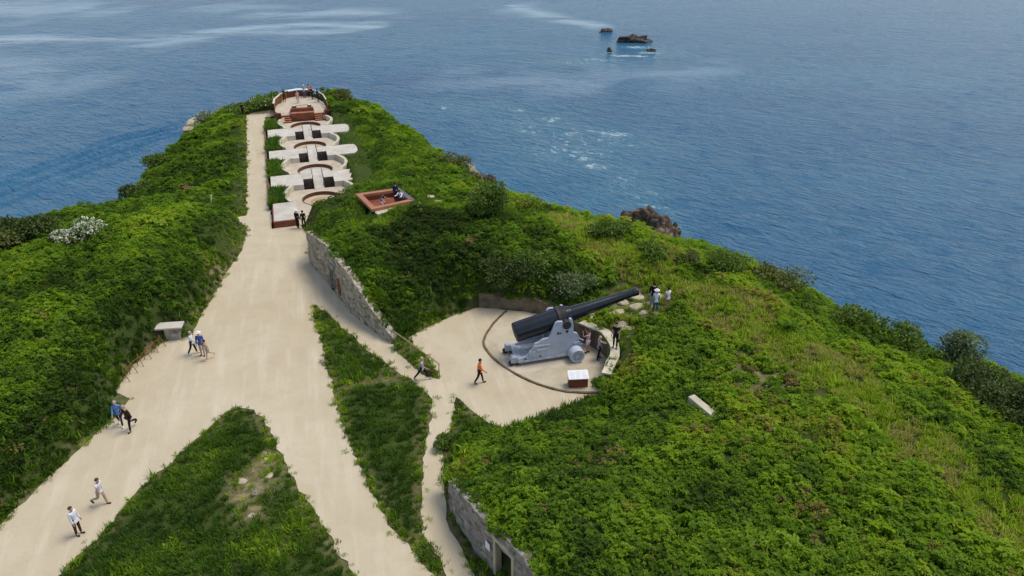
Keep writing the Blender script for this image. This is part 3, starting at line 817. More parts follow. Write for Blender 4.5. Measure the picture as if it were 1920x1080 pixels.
def conc_block():
    p = at(322, 638)
    r_ = empty('concrete_shelter', (*p, -.1), R(8), 'small grey concrete block with a pale slab roof half buried on the left bank', 'bunker')
    MB().box((-.35, 0, 0), (.55, .65, .95), .03).build('body', M['oldstone'], r_)
    MB().box((-.85, -.1, .95), (.8, .72, 1.07), .03).build('roof_slab', M['concrete'], r_)
conc_block()
a_, b_ = at3(1297, 741, 2.75), at3(1343, 778, 2.75)
mid = (a_ + b_) / 2; dd = (b_ - a_)
cs = empty('concrete_coping', (mid.x, mid.y, hz(mid.x, mid.y)), math.atan2(dd.y, dd.x), 'narrow pale concrete coping showing among the bushes on the right mound', 'coping')
MB().box((-dd.length / 2, -.24, -.4), (dd.length / 2, .17, .26), .02).build('cap', M['coping'], cs)
MB().box((-dd.length / 2 + .05, .19, -.4), (dd.length / 2 + .02, .30, .12), .02).build('back_face', M['brownwall'], cs)

fence = empty('rusty_fence', (0, 0, 0), 0, 'low rusty picket fence of leaning stakes along the left verge', 'fence')
FP = [(236, 716), (250, 700), (263, 686), (277, 673), (290, 661), (303, 650)]
for i, (px, py) in enumerate(FP):
    x, y = at(px, py); r_ = random.Random(i)
    MB().tube([(x - .22, y + r_.uniform(-.1, .1), -.1), (x + .02, y, .82 + r_.uniform(-.1, .1))], .02, 6).tube([(x + .28, y + r_.uniform(-.1, .1), -.1), (x - .03, y + .05, .82)], .02, 6).build('stake', M['rust'], fence)
fw = MB()
for z in (.35, .65):
    fw.tube([(*at(px, py), z + .03 * math.sin(i * 2)) for i, (px, py) in enumerate(FP)], .014, 5)
fw.build('wire', M['rust'], fence)
ms = MB().tube([(0, 0, 0), (.22, .02, 1.15)], .06, 8).build('marker_post', M['palerock']); x, y = at(400, 410, .8); ms.location = (x, y, hz(x, y) + .3)
tag(ms, 'white leaning marker post among the bushes left of the path', 'post')
x, y = at(470, 205, .3)
st = MB().tube([(-.45, 0, -.2), (.35, .05, 1.3)], .05, 7).tube([(.42, 0, -.2), (-.05, .1, 1.25)], .05, 7).build('crossed_stakes', M['palerock']); st.location = (x, y, hz(x, y))
tag(st, 'pale crossed wooden stakes on the verge at the far end of the path', 'stakes')

# ------------------------------------------------------------------ mortar battery (local frame: x right, y away along the row)
bat = empty('gun_battery', (*BO, 0), BRZ, 'row of four pale concrete gun positions with rusty sunken rings running out to the point', 'gun battery')
PITCHB = 8.25
def brect(m, s0, s1, t0, t1, z0, z1, bev=0.0): m.box((t0, s0, z0), (t1, s1, z1), bev)
ZB = 0.56
fl = MB()
pits = []
for k in range(3):
    s0 = PITCHB * k
    pits += [(s0 + 2.7, s0 + 4.25, -1.40, -.44), (s0 + 2.7, s0 + 4.25, .50, 1.50)]
def floor_cells():
    ring_s = [PITCHB * k for k in range(4)]
    # floor between rings and blocks: grid of small quads with round holes and pits left open
    bm = bmesh.new()
    holes = []
    for s0 in ring_s: holes.append([Vector((1.73 * math.cos(a), s0 + 1.73 * math.sin(a), 0)) for a in (2 * math.pi * i / 40 for i in range(40))])
    for a, b, c, d_ in pits: holes.append([Vector((c, a, 0)), Vector((d_, a, 0)), Vector((d_, b, 0)), Vector((c, b, 0))])
    out_ = [Vector((-3.15, -5.8, 0)), Vector((3.15, -5.8, 0)), Vector((3.15, 26.9, 0)), Vector((-3.15, 26.9, 0))]
    polys = [out_] + holes
    flat = [v for p_ in polys for v in p_]
    vs = [bm.verts.new((v.x, v.y, 0.02)) for v in flat]
    for t in tessellate_polygon(polys):
        a, b, c = (flat[i] for i in t)
        if (b - a).cross(c - a).z < 0: t = t[::-1]
        bm.faces.new([vs[i] for i in t])
    for a, b, c, d_ in pits:
        pass
    me = bpy.data.meshes.new('floor'); bm.to_mesh(me); bm.free(); me.materials.append(M['concrete2'])
    return link(bpy.data.objects.new('floor', me), bat)
floor_cells()
def mat_ring():
    t = NT('ring_paving')
    sx = t.add('ShaderNodeSeparateXYZ'); t.l.new(t.coord(), sx.inputs[0])
    r_ = t.math('SQRT', t.math('ADD', t.math('MULTIPLY', sx.outputs[0], sx.outputs[0]), t.math('MULTIPLY', sx.outputs[1], sx.outputs[1])))
    c = t.ramp(t.math('DIVIDE', r_, 1.75), [(0.0, (.10, .05, .035)), (.10, (.42, .30, .19)), (.30, (.30, .16, .09)), (.36, (.46, .35, .22)), (.55, (.38, .22, .12)), (.62, (.50, .42, .29)), (1, (.55, .48, .36))])
    n = t.noise(2.2, 5, .7)
    c = t.mix(t.ramp(n, [(.45, 0.0), (.7, .6)]), c, (.30, .22, .13))
    t.color(c); t.rough(.9, .2)
    t.bump(t.noise(6, 4, .7), .3, .04)
    return t.m
M['ringpave'] = mat_ring()
ring_label = [None, None, None, None]
for k in range(4):
    s0 = PITCHB * k
    rg = MB().lathe([(-.34, 1.70), (.05, 1.70), (.05, 1.78), (-.02, 1.78)], (0, 0, 0), (0, 0, 1), 56).build('steel_ring', mottled('dark_weathering_steel', (.13, .055, .032), .35, 1.4, .8, .3), bat, (0, s0, 0))
    MB().lathe([(-.30, 0), (-.30, .5), (-.28, .52), (-.28, 1.69)], (0, 0, 0), (0, 0, 1), 56).build('ring_floor', M['ringpave'] if k != 1 else M['concrete'], rg)
    if k < 3:
        m = MB()
        A, B_ = s0 + 2.72, s0 + 5.95
        brect(m, A, B_, -4.42, -1.40, -.4, ZB, .03); brect(m, A + .0, B_, 1.50, 4.3, -.4, ZB, .03)
        brect(m, A + 1.5, B_ - .02, -1.40, -.46, -.4, ZB, .0); brect(m, A + 1.5, B_ - .02, .50, 1.50, -.4, ZB, .0)
        m.build('traverse_block', M['concrete'], bat)
        m = MB()
        m.prism([(s0 + 2.35, .03), (s0 + 3.6, ZB + .012), (s0 + 6.75, ZB + .012), (s0 + 6.75, ZB - .15), (s0 + 3.6, ZB - .15), (s0 + 2.35, -.1)], -.44, .48, Matrix(((0, 0, 1, 0), (1, 0, 0, 0), (0, 1, 0, 0), (0, 0, 0, 1))))
        m.prism([(s0 + 2.9, -1.4), (s0 + 4.2, -1.4), (s0 + 4.2, ZB - .16), (s0 + 3.6, ZB - .16), (s0 + 2.9, .1)], -.42, .46, Matrix(((0, 0, 1, 0), (1, 0, 0, 0), (0, 1, 0, 0), (0, 0, 0, 1))))
        m.build('walkway', M['concrete'], bat)
        for t0, t1 in ((-1.40, -.44), (.50, 1.50)):
            m = MB()
            m.box((t0 + .004, s0 + 2.7, -1.5), (t1 - .004, s0 + 4.21, -1.4))
            m.box((t0 + .003, s0 + 4.16, -1.4), (t1 - .003, s0 + 4.21, ZB - .02)); m.box((t0 + .003, s0 + 2.72, -1.4), (t0 + .03, s0 + 4.16, ZB - .03)); m.box((t1 - .03, s0 + 2.72, -1.4), (t1 - .003, s0 + 4.16, ZB - .03))
            for i in range(6): m.box((t0 + .03, s0 + 2.75 + i * .23, -1.4), (t1 - .03, s0 + 2.98 + i * .23, -.12 - i * .2))
            m.build('stair_pit', M['dark'], bat)
        m = MB()
        for t_ in (-.47, .51):
            m.tube([(t_, s0 + 3.0, .3), (t_, s0 + 3.0, ZB + .55), (t_, s0 + 5.6, ZB + .55), (t_, s0 + 5.6, ZB)], .022, 6); m.tube([(t_, s0 + 4.3, ZB), (t_, s0 + 4.3, ZB + .55)], .018, 6)
        m.build('guard_rail', M['steeldark'], bat)
        # extension aprons beyond the block
        m = MB()
        m.prism([(4.3, A + .02)] + [(4.42 + .42 * math.cos(q_), A + 1.75 + 1.5 * math.sin(q_)) for q_ in np.linspace(-1.3, 1.3, 12)] + [(4.3, B_ - .05)], -.4, ZB - .012)
        m.build('apron', M['concrete'], bat)
    # curved parapets each side
    for sg in (-1, 1):
        if k == 0: cp = [(2.72, 2.45), (2.2, 2.72), (1.2, 3.12), (.1, 3.2), (-.9, 2.95), (-1.6, 2.4), (-2.2, 2.15)]
        elif k == 3: cp = [(2.2, 2.45), (1.5, 2.9), (.6, 3.15), (-.4, 3.05), (-1.3, 2.6), (-2.30, 2.4)]
        else: cp = [(2.72, 2.45), (2.2, 2.72), (1.2, 3.12), (.1, 3.2), (-.9, 2.95), (-1.6, 2.55), (-2.30, 2.45)]
        if k == 0 and sg < 0: cp = cp[:5] + [(-1.5, 2.7)]
        pts = [(sg * t_, s0 + s_) for s_, t_ in cp]
        pts = [tuple(v) for v in catmull(pts, 5)]
        ribbon('parapet', pts, [-.2] * len(pts), -.15, .15, ZB + .24, M['coping'], bat, .0, 1)
# front slab with its rusty face
m = MB(); brect(m, -5.72, -1.6, -4.35, -2.32, -.3, .60, .03); m.build('front_slab', M['concrete'], bat)
m = MB(); m.box((-4.43, -5.82, -.1), (-2.30, -5.73, .52)); m.box((-4.44, -5.82, -.1), (-4.36, -1.6, .50)); m.build('steel_facing', M['corten'], bat)
# planting beds left of the row, held by a steel edge
BEDS = []
for s0, s1 in ((-1.6, 2.7), (6.0, 10.95), (14.25, 19.2), (22.5, 26.6)):
    m = MB(); m.box((-4.62, s0 + .05, -.2), (-3.2, s1 - .05, .42)); m.build('planting_bed', M['soil'], bat)
    BEDS.append((s0 + .1, s1 - .1, -4.58, -3.25))
m = MB()
m.box((-4.74, -1.6, -.1), (-4.66, 26.6, .36)); m.build('bed_edging', M['rust'], bat)

# ------------------------------------------------------------------ viewing platform at the point
vp = empty('viewing_platform', (*BO, 0), BRZ, 'raised viewing platform with rusty steel walls and steps at the tip of the headland', 'viewing platform')
ZP = 0.66
PL = [(-1.5, 28.3), (-1.5, 28.0), (-2.65, 28.0), (-3.35, 30.2), (-3.2, 32.6), (-2.25, 35.4), (-1.5, 36.7), (-.2, 37.3), (1.35, 36.7), (2.15, 35.2), (2.85, 33), (3.05, 29), (2.5, 28.0), (1.3, 28.0), (1.3, 28.3)]
MB().prism(PL, -.5, ZP).build('deck', M['concrete2'], vp)
m = MB(); m.box((-1.48, 27.3, -.1), (1.28, 27.98, .92)); lf = m.build('lower_wall', M['corten'], vp)
m = MB(); m.box((-1.48, 27.98, .5), (1.28, 28.45, 1.36)); m.build('upper_wall', M['corten'], vp)
m = MB(); m.box((-1.44, 27.36, .924), (1.24, 27.96, .95)); m.build('ledge', M['cortenpale'], vp)
m = MB(); m.box((-1.62, 28.75, .66), (1.4, 29.15, 1.02), .02); m.build('bench', M['concrete'], vp)
m = MB(); m.box((-1.3, 28.47, .7), (-.7, 28.72, 1.5)); m.build('back_post', M['steeldark'], vp)
m = MB(); m.box((.6, 28.47, .7), (1.1, 28.72, 1.5)); m.build('back_post', M['steeldark'], vp)
MB().tube([(-.75, 29.6, .66), (-.75, 29.6, 1.35), (.7, 29.6, 1.35), (.7, 29.6, .66)], .03, 8).build('leaning_rail', M['steeldark'], vp)
for t0, t1 in ((-2.62, -1.5), (1.3, 2.48)):
    m = MB()
    for i in range(4): m.box((t0, 26.55 + i * .37, -.1), (t1, 26.92 + i * .37 if i < 3 else 28.0, .165 * (i + 1) - .006 * i))
    s_ = m.build('steps', M['corten'], vp)
    m = MB()
    for i in range(4): m.box((t0 + .03, 26.60 + i * .37, .165 * (i + 1) - .006 * i), (t1 - .03, 26.90 + i * .37, .165 * (i + 1) + .012 - .006 * i))
    m.build('tread', M['cortenpale'], s_)
m = MB(); m.box((-2.70, 26.5, -.1), (-2.64, 28.0, .9)); m.box((-3.5, 28.0, -.1), (-2.7, 28.1, .95)); m.build('side_wall', M['corten'], vp)
m = MB(); m.box((2.50, 26.5, -.1), (2.56, 28.0, .9)); m.box((2.58, 28.0, -.1), (3.3, 28.12, .95)); m.box((3.06, 28.1, .1), (3.14, 30.2, 1.5)); m.build('side_wall', M['corten'], vp)
LW = [(-3.4, 30.3), (-3.25, 32.6), (-2.3, 35.45), (-1.55, 36.75)]
BWL = [(-1.5, 36.8), (-.2, 37.4), (1.4, 36.8)]
RW = [(1.45, 36.75), (2.2, 35.25), (2.9, 33.0), (3.08, 30.3)]
ribbon('parapet_panel', LW, [.3] * 4, -.05, .05, 1.28, M['corten'], vp)
ribbon('parapet_cap', LW, [1.582] * 4, -.12, .12, .07, M['railpale'], vp)
ribbon('parapet_panel', BWL, [.3] * 3, -.05, .05, 1.2, M['corten'], vp)
bp = ribbon('panorama_board', BWL, [1.503] * 3, -.42, .38, .06, M['panelblue'], vp)
ribbon('top_rail', RW, [1.62] * 4, -.07, .07, .08, M['railpale'], vp)
for i, p in enumerate([RW[0], (1.85, 36), RW[1], (2.55, 34.1), RW[2], (3.0, 31.6), RW[3]]):
    MB().tube([(p[0], p[1], .3), (p[0], p[1], 1.62)], .04, 7).build('rail_post', M['steeldark'], vp)
m = MB()
for z in (.9, 1.15, 1.4): m.tube([(p[0], p[1], z) for p in RW], .018, 5)
m.build('rail_wire', M['steeldark'], vp)

# ------------------------------------------------------------------ observation post sunk in the mound
oz = 3.72
obs = empty('observation_post', (*OC, 0), 0, 'square sunken lookout lined with rusty steel on top of the central mound', 'lookout')
ob = [Vector(p) - Vector(tuple(OC)) for p in OBS]
def inset(poly, d):
    out_ = []; n = len(poly)
    for i in range(n):
        a, b, c = poly[i - 1], poly[i], poly[(i + 1) % n]
        d1 = (b - a).normalized(); d2 = (c - b).normalized(); n1 = Vector((-d1.y, d1.x)); n2 = Vector((-d2.y, d2.x))
        if n1 @ (-b) < 0: n1 = -n1
        if n2 @ (-b) < 0: n2 = -n2
        bis = (n1 + n2).normalized(); out_.append(b + bis * d / max(.2, bis @ n1))
    return out_
oi = inset(ob, .42)
bm = bmesh.new()
for i in range(4):
    j = (i + 1) % 4
    V = lambda p, z: bm.verts.new((p.x, p.y, z))
    bm.faces.new((V(ob[i], oz), V(ob[j], oz), V(oi[j], oz), V(oi[i], oz)))
    bm.faces.new((V(ob[i], oz - .22), V(ob[j], oz - .22), V(ob[j], oz), V(ob[i], oz)))
    bm.faces.new((V(oi[i], oz - .22), V(oi[j], oz - .22), V(oi[j], oz), V(oi[i], oz)))
bmesh.ops.remove_doubles(bm, verts=bm.verts[:], dist=1e-4); bmesh.ops.recalc_face_normals(bm, faces=bm.faces[:])
me = bpy.data.meshes.new('rim'); bm.to_mesh(me); bm.free(); me.materials.append(M['cortenpale']); link(bpy.data.objects.new('rim', me), obs)
bm = bmesh.new(); ow = inset(ob, .36)
for i in range(4):
    j = (i + 1) % 4
    bm.faces.new([bm.verts.new((p.x, p.y, z)) for p, z in ((ow[i], oz - .6), (ow[j], oz - .6), (ow[j], oz - .2), (ow[i], oz - .2))])
bm.faces.new([bm.verts.new((p.x, p.y, oz - .6)) for p in ow])
bmesh.ops.remove_doubles(bm, verts=bm.verts[:], dist=1e-4); bmesh.ops.recalc_face_normals(bm, faces=bm.faces[:]); bmesh.ops.reverse_faces(bm, faces=bm.faces[:])
me = bpy.data.meshes.new('lining'); bm.to_mesh(me); bm.free(); me.materials.append(M['corten']); link(bpy.data.objects.new('lining', me), obs)
# rubble footing under its near edge
fa, fb = ob[1], ob[2]
dv = (fb - fa).normalized(); nv = Vector((dv.y, -dv.x))
if nv @ fa < 0: nv = -nv
ft = [fa + dv * .3 - nv * .1, fb + dv * .35 - nv * .1, fb + dv * .5 + nv * .55, fa + dv * .2 + nv * .62]
MB().prism(rough_poly([tuple(p) for p in ft], .35, .06, 8), 2.4, oz - .24).build('footing', M['coping'], obs)
# a dark board leaning on the right-hand wall inside
MB().prism([tuple(p) for p in inset([ob[2], ob[3], ob[3].lerp(Vector((0, 0)), .22), ob[2].lerp(Vector((0, 0)), .22)], 0.0)], oz + .004, oz + .03).build('rim_board', mottled('slate_board', (.13, .12, .14), .2, 2, .7), obs)

# ------------------------------------------------------------------ vegetation
PROTO = {}
def leaf_quads(P, D, U, L, W, droop):
    """folded four-point leaves: base P, direction D, up U"""
    Sd = np.cross(D, U); Sd /= np.linalg.norm(Sd, axis=1)[:, None] + 1e-9
    a = P; m = P + D * (L * .45)[:, None] + U * (L * .05)[:, None]
    t_ = P + D * L[:, None] - U * (L * droop)[:, None]
    l = m + Sd * (W / 2)[:, None] + U * (W * .18)[:, None]; r_ = m - Sd * (W / 2)[:, None] + U * (W * .18)[:, None]
    V = np.stack([a, r_, t_, l], 1).reshape(-1, 3)
    n = len(P); b = np.arange(n)[:, None] * 4
    F = np.concatenate([b + [[0, 1, 2]], b + [[0, 2, 3]]], 1).reshape(-1, 3)
    return V, F
def norm(v): return v / (np.linalg.norm(v, axis=-1, keepdims=True) + 1e-9)
def proto_coll(name, objs):
    c = bpy.data.collections.new(name)
    for o in objs: c.objects.link(o)
    PROTO[name] = c
    return c
def bush_proto(name, seed, stems=11, whorls=2, nleaf=6, L0=.24, rad=.55, hgt=.55):
    g = np.random.default_rng(seed)
    Ps, Ds, Us, Ls, Cs = [], [], [], [], []
    for s_ in range(stems):
        a = g.uniform(0, 2 * np.pi); rr = rad * math.sqrt(g.uniform(0, 1)); hh = hgt * (1 - .55 * (rr / rad) ** 2) * g.uniform(.75, 1.2)
        tip = np.array([rr * math.cos(a), rr * math.sin(a), hh])
        axis = norm(np.array([tip[0] * .7, tip[1] * .7, .75]) + g.normal(0, .12, 3))
        col = g.uniform(.25, .8)
        for k in range(whorls):
            c0 = tip - axis * (.13 * k)
            ph = g.uniform(0, 6.28)
            u = norm(np.cross(axis, [1, .2, .1])); v = np.cross(axis, u)
            n = nleaf
            for i in range(n):
                q = ph + i * 2 * np.pi / n + g.normal(0, .15)
                d = norm(u * math.cos(q) + v * math.sin(q) + axis * (g.uniform(.15, .7) if k == 0 else g.uniform(-.1, .3)))
                Ps.append(c0 + g.normal(0, .015, 3)); Ds.append(d); Us.append(norm(axis + g.normal(0, .15, 3)))
                Ls.append(L0 * g.uniform(.7, 1.2) * (1 if k else .85)); Cs.append(np.clip(col + (.12 if k == 0 else -.12) + g.normal(0, .1), 0, 1))
    P = np.array(Ps); D = np.array(Ds); U = np.array(Us); L = np.array(Ls)
    V, F = leaf_quads(P, D, U, L, L * g.uniform(.40, .55, len(L)), .18)
    return np_mesh(name, V, F, M['leaf'], 'none', {'leafc': np.repeat(Cs, 4)})
def grass_proto(name, seed, n=26, rad=.22, L0=.34, wid=.028, leaves=0):
    g = np.random.default_rng(seed)
    V, F, Cc = [], [], []
    for i in range(n):
        a = g.uniform(0, 6.28); rr = rad * math.sqrt(g.uniform()); p = np.array([rr * math.cos(a), rr * math.sin(a), -.03])
        b = g.uniform(0, 6.28); lean = g.uniform(.15, .9); d = np.array([math.cos(b) * lean, math.sin(b) * lean, 1.0]); d /= np.linalg.norm(d)
        L = L0 * g.uniform(.55, 1.25); sd = np.array([-math.sin(b), math.cos(b), 0]) * wid * g.uniform(.7, 1.3)
        m = p + d * L * .55; t_ = p + d * L + np.array([math.cos(b), math.sin(b), -.6]) * L * .25 * lean
        k = len(V); V += [p - sd, p + sd, m + sd * .8, m - sd * .8, t_]
        F += [[k, k + 1, k + 2], [k, k + 2, k + 3], [k + 3, k + 2, k + 4]]
        Cc += [g.uniform(.2, .8)] * 5
    for i in range(leaves):      # broad low herb leaves among the blades
        a = g.uniform(0, 6.28); p = np.array([.2 * math.cos(a), .2 * math.sin(a), .08]) * g.uniform(.2, 1); d = norm(np.array([math.cos(a), math.sin(a), .5])); sd = np.array([-math.sin(a), math.cos(a), 0]) * .04
        k = len(V); V += [p, p + d * .08 - sd, p + d * .18, p + d * .08 + sd]; F += [[k, k + 1, k + 2], [k, k + 2, k + 3]]; Cc += [g.uniform(.3, .7)] * 4
    return np_mesh(name, np.array(V), np.array(F), M['grass'], 'none', {'leafc': np.array(Cc)})
proto_coll('bush_kinds', [bush_proto('bush_clump', 20 + i, 11 + i % 3 * 2, 2, 6 + i % 2, .21 + .02 * (i % 3)) for i in range(4)] + [bush_proto('fine_clump', 30 + i, 20, 2, 6, .135, .55, .5) for i in range(3)] + [bush_proto('fern_clump', 36 + i, 7, 2, 9, .36, .4, .45) for i in range(1)])
proto_coll('far_bush_kinds', [bush_proto('far_bush_clump', 40 + i, 12, 1, 6, .30, .6, .65) for i in range(5)])
proto_coll('grass_kinds', [grass_proto('grass_tuft', 60 + i, 26, .24, .30 + .04 * (i % 3), .022, 3 if i % 2 else 0) for i in range(5)])
proto_coll('long_grass_kinds', [grass_proto('long_grass_tuft', 80 + i, 30, .34, .50, .034) for i in range(4)])

def scatter(name, coll, pos, rot, scl, tint, label, kind='stuff', idx=None):
    me = bpy.data.meshes.new(name)
    n = len(pos)
    me.vertices.add(n); me.vertices.foreach_set('co', np.asarray(pos, np.float32).ravel())
    a = me.attributes.new('rot', 'FLOAT_VECTOR', 'POINT'); a.data.foreach_set('vector', np.asarray(rot, np.float32).ravel())
    a = me.attributes.new('scl', 'FLOAT_VECTOR', 'POINT'); a.data.foreach_set('vector', np.asarray(scl, np.float32).ravel())
    a = me.attributes.new('tint', 'FLOAT', 'POINT'); a.data.foreach_set('value', np.asarray(tint, np.float32))
    a = me.attributes.new('idx', 'INT', 'POINT'); a.data.foreach_set('value', np.asarray(idx if idx is not None else rng.integers(0, 1000, n), np.int32))
    o = link(bpy.data.objects.new(name, me))
    ng = bpy.data.node_groups.new(name + '_nodes', 'GeometryNodeTree')
    ng.interface.new_socket('Geometry', in_out='INPUT', socket_type='NodeSocketGeometry')
    ng.interface.new_socket('Geometry', in_out='OUTPUT', socket_type='NodeSocketGeometry')
    N = ng.nodes; Lk = ng.links
    gi = N.new('NodeGroupInput'); go = N.new('NodeGroupOutput')
    ip = N.new('GeometryNodeInstanceOnPoints'); ci = N.new('GeometryNodeCollectionInfo')
    ci.inputs['Collection'].default_value = coll; ci.inputs['Separate Children'].default_value = True; ci.inputs['Reset Children'].default_value = True
    def attr(nm, t):
        x = N.new('GeometryNodeInputNamedAttribute'); x.data_type = t; x.inputs['Name'].default_value = nm; return x.outputs[0]
    Lk.new(gi.outputs[0], ip.inputs['Points']); Lk.new(ci.outputs[0], ip.inputs['Instance'])
    ip.inputs['Pick Instance'].default_value = True
    Lk.new(attr('idx', 'INT'), ip.inputs['Instance Index']); Lk.new(attr('rot', 'FLOAT_VECTOR'), ip.inputs['Rotation']); Lk.new(attr('scl', 'FLOAT_VECTOR'), ip.inputs['Scale'])
    Lk.new(ip.outputs[0], go.inputs[0])
    md = o.modifiers.new('scatter', 'NODES'); md.node_group = ng
    return tag(o, label, kind=kind)

def candidates(n, x0, x1, y0, y1):
    return rng.uniform(x0, x1, n), rng.uniform(y0, y1, n)
def in_view(x, y, z, mx=170, my=150):
    u, v = proj(x, y, z)
    return (u > -mx) & (u < 1920 + mx) & (v > -50) & (v < 1080 + my)
area = (GX1 - GX0) * (GY1 - GY0)
NCAND = int(area * 20)
cx, cy = candidates(NCAND, GX0, GX1, GY0, GY1)
cz = height(cx, cy)
k = in_view(cx, cy, cz) & (cz > -24)
cx, cy, cz = cx[k], cy[k], cz[k]
for wl_, wh_ in ((WALL_A, WALL_A_H), (WALL_C, WALL_C_H), (WALL_B, WALL_B_H)):     # plants close behind a wall root at its top
    dmin = np.full(cx.shape, 1e9); hh_ = np.zeros(cx.shape)
    for i in range(len(wl_) - 1):
        a = np.array(wl_[i]); b = np.array(wl_[i + 1]); d = b - a
        t_ = np.clip(((cx - a[0]) * d[0] + (cy - a[1]) * d[1]) / (d @ d), 0, 1); dd_ = np.hypot(cx - a[0] - t_ * d[0], cy - a[1] - t_ * d[1])
        m_ = dd_ < dmin; dmin = np.where(m_, dd_, dmin); hh_ = np.where(m_, wh_[i] * (1 - t_) + wh_[i + 1] * t_, hh_)
    k = (dmin < 1.1) & (dmin > .16) & ~inside(cx, cy, outer) & ~inside(cx, cy, FLATB) & (cz < hh_ - .05)
    cz = np.where(k, hh_ - .1, cz)
inP = inside(cx, cy, outer); inI = inside(cx, cy, ISLE_A) | inside(cx, cy, ISLE_B)
onpath = inP & ~inI
dpath = np.minimum(dist_line(cx, cy, outer, True), np.minimum(dist_line(cx, cy, ISLE_A, True), dist_line(cx, cy, ISLE_B, True)))
dstrip = dist_line(cx, cy, STRIP)
inB = inside(cx, cy, BATT); 
inObs = inside(cx, cy, [tuple(OC + (np.array(p) - OC) * 1.10) for p in OBS])
inFoot = inside(cx, cy, [tuple(OC + np.array(tuple(p))) for p in ft])
dobs = dist_line(cx, cy, OBS, True)
inC = inside(cx, cy, STRIP_C); inBk = inside(cx, cy, BANK); inFB = inside(cx, cy, FLATB)
# right of the battery: open grass between the slabs and the shrubs on the cliff
bs = (cx - BO.x) * BD.x + (cy - BO.y) * BD.y; bt = (cx - BO.x) * BR.x + (cy - BO.y) * BR.y
inAp = np.zeros(cx.shape, bool)
for kk in range(3): inAp |= (bs > PITCHB * kk + 2.5) & (bs < PITCHB * kk + 6.1) & (bt > -4.5) & (bt < 5.25)
nmed = N2(cx, cy, 7); nbig = N1(cx, cy, 22); nsm = N3(cx, cy, 2.6)
lawn = (bs > -4) & (bs < 27) & (bt > 3) & (bt < 9.0 + 2.0 * nmed)
strip = dstrip < 1.55 + .45 * nmed
obslawn = (dobs < 2.4 + nmed)
terr = (np.hypot((cx - 8.6) / 3.0, (cy - 43.2) / 2.6) < 1) | (np.hypot((cx - 6.6) / 1.1, (cy - 38.6) / 2.6) < 1)       # trodden terrace by the muzzle
blocked = onpath | inB | inObs | inFoot | inAp
tp = at3(1320, 757, 2.75); 
blocked |= (np.abs((cx - mid.x) * dd.y - (cy - mid.y) * dd.x) / dd.length < .45) & (np.hypot(cx - mid.x, cy - mid.y) < dd.length / 2 + .1)
pblk = at(322, 638); blocked |= (np.abs(cx - pblk[0]) < 1.0) & (cy > pblk[1] - .3) & (cy < pblk[1] + .85)
dwall = np.minimum(np.minimum(dist_line(cx, cy, WALL_A), dist_line(cx, cy, WALL_C)), dist_line(cx, cy, WALL_B))
bare = np.zeros(cx.shape)
for px, py, z, r0 in [(1430, 705, 2.7, 2.6), (1135, 855, 2.4, 1.0), (1510, 1000, 3.4, 1.1), (1350, 820, 2.8, 1.5), (1510, 950, 3.3, .9), (410, 490, 1.4, 1.6), (1090, 900, 2.4, .9), (1480, 830, 3, 1.4)]:
    x, y = at(px, py, z); bare = np.maximum(bare, np.exp(-((cx - x) ** 2 + (cy - y) ** 2) / r0 ** 2))
dist_cam = np.sqrt(cx ** 2 + cy ** 2 + (CAM_H - cz) ** 2)
leftside = smooth(-12, -20, cx) * (cy < 70)
ridge = smooth(2.2, 3.2, cz) * (cx > 3)
u_ = rng.uniform(0, 1, len(cx))
ex = .5                                        # slope of the ground, so the clumps stand square to steep banks
nxg = -(height(cx + ex, cy) - height(cx - ex, cy)) / (2 * ex); nyg = -(height(cx, cy + ex) - height(cx, cy - ex)) / (2 * ex)

bushy = ~(blocked | inI | inC | inBk | inFB | lawn | strip | obslawn | terr)
# --- clumps near the camera
near = dist_cam < 62
dens = np.where(near, .66, .46)
slope = np.hypot(nxg, nyg)
dens = dens * np.clip(1 + 1.6 * (slope - .35), 1, 2.2) * np.clip(1 - .5 * bare, .1, 1) * np.where(nsm < -1.2, .75, 1)
edge = smooth(0.0, 1.4, dpath)
keep = bushy & (u_ < dens) & (rng.uniform(0, 1, len(cx)) < .5 + .5 * edge + (dwall < 2.2)) & ((dpath > .28) | (dwall < 1.1) & (dwall > .2)) 
def rotvec(kp, tilt=.55):
    # lean partly along the slope normal, random spin (XYZ euler)
    rx = np.arctan2(-nyg[kp], 1) * -tilt * -1; ry = np.arctan2(nxg[kp], 1) * tilt
    return np.stack([np.clip(rx, -.7, .7), np.clip(ry, -.7, .7), rng.uniform(0, 6.28, kp.sum())], 1)
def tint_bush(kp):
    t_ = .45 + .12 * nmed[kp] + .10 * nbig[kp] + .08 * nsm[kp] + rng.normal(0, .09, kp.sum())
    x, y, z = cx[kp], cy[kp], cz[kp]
    t_ += .14 * ridge[kp] - .14 * leftside[kp] * smooth(2.9, 1.6, z)  # ridge lightened, lower left slope darkened: light and shade put into the tint
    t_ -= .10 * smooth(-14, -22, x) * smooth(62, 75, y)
    mound = np.exp(-(((x + 4) / 8) ** 2 + ((y - 48) / 5.5) ** 2)); t_ -= .30 * mound       # shade on the central mound's face, painted into the tint
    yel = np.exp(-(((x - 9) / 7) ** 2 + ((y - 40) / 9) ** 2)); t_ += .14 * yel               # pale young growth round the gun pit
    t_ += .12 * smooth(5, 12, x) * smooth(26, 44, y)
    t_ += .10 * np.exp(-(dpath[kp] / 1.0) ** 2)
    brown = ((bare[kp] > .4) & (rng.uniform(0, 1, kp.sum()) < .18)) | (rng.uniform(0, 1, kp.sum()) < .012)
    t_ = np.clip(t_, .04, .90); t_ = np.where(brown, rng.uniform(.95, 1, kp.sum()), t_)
    return t_
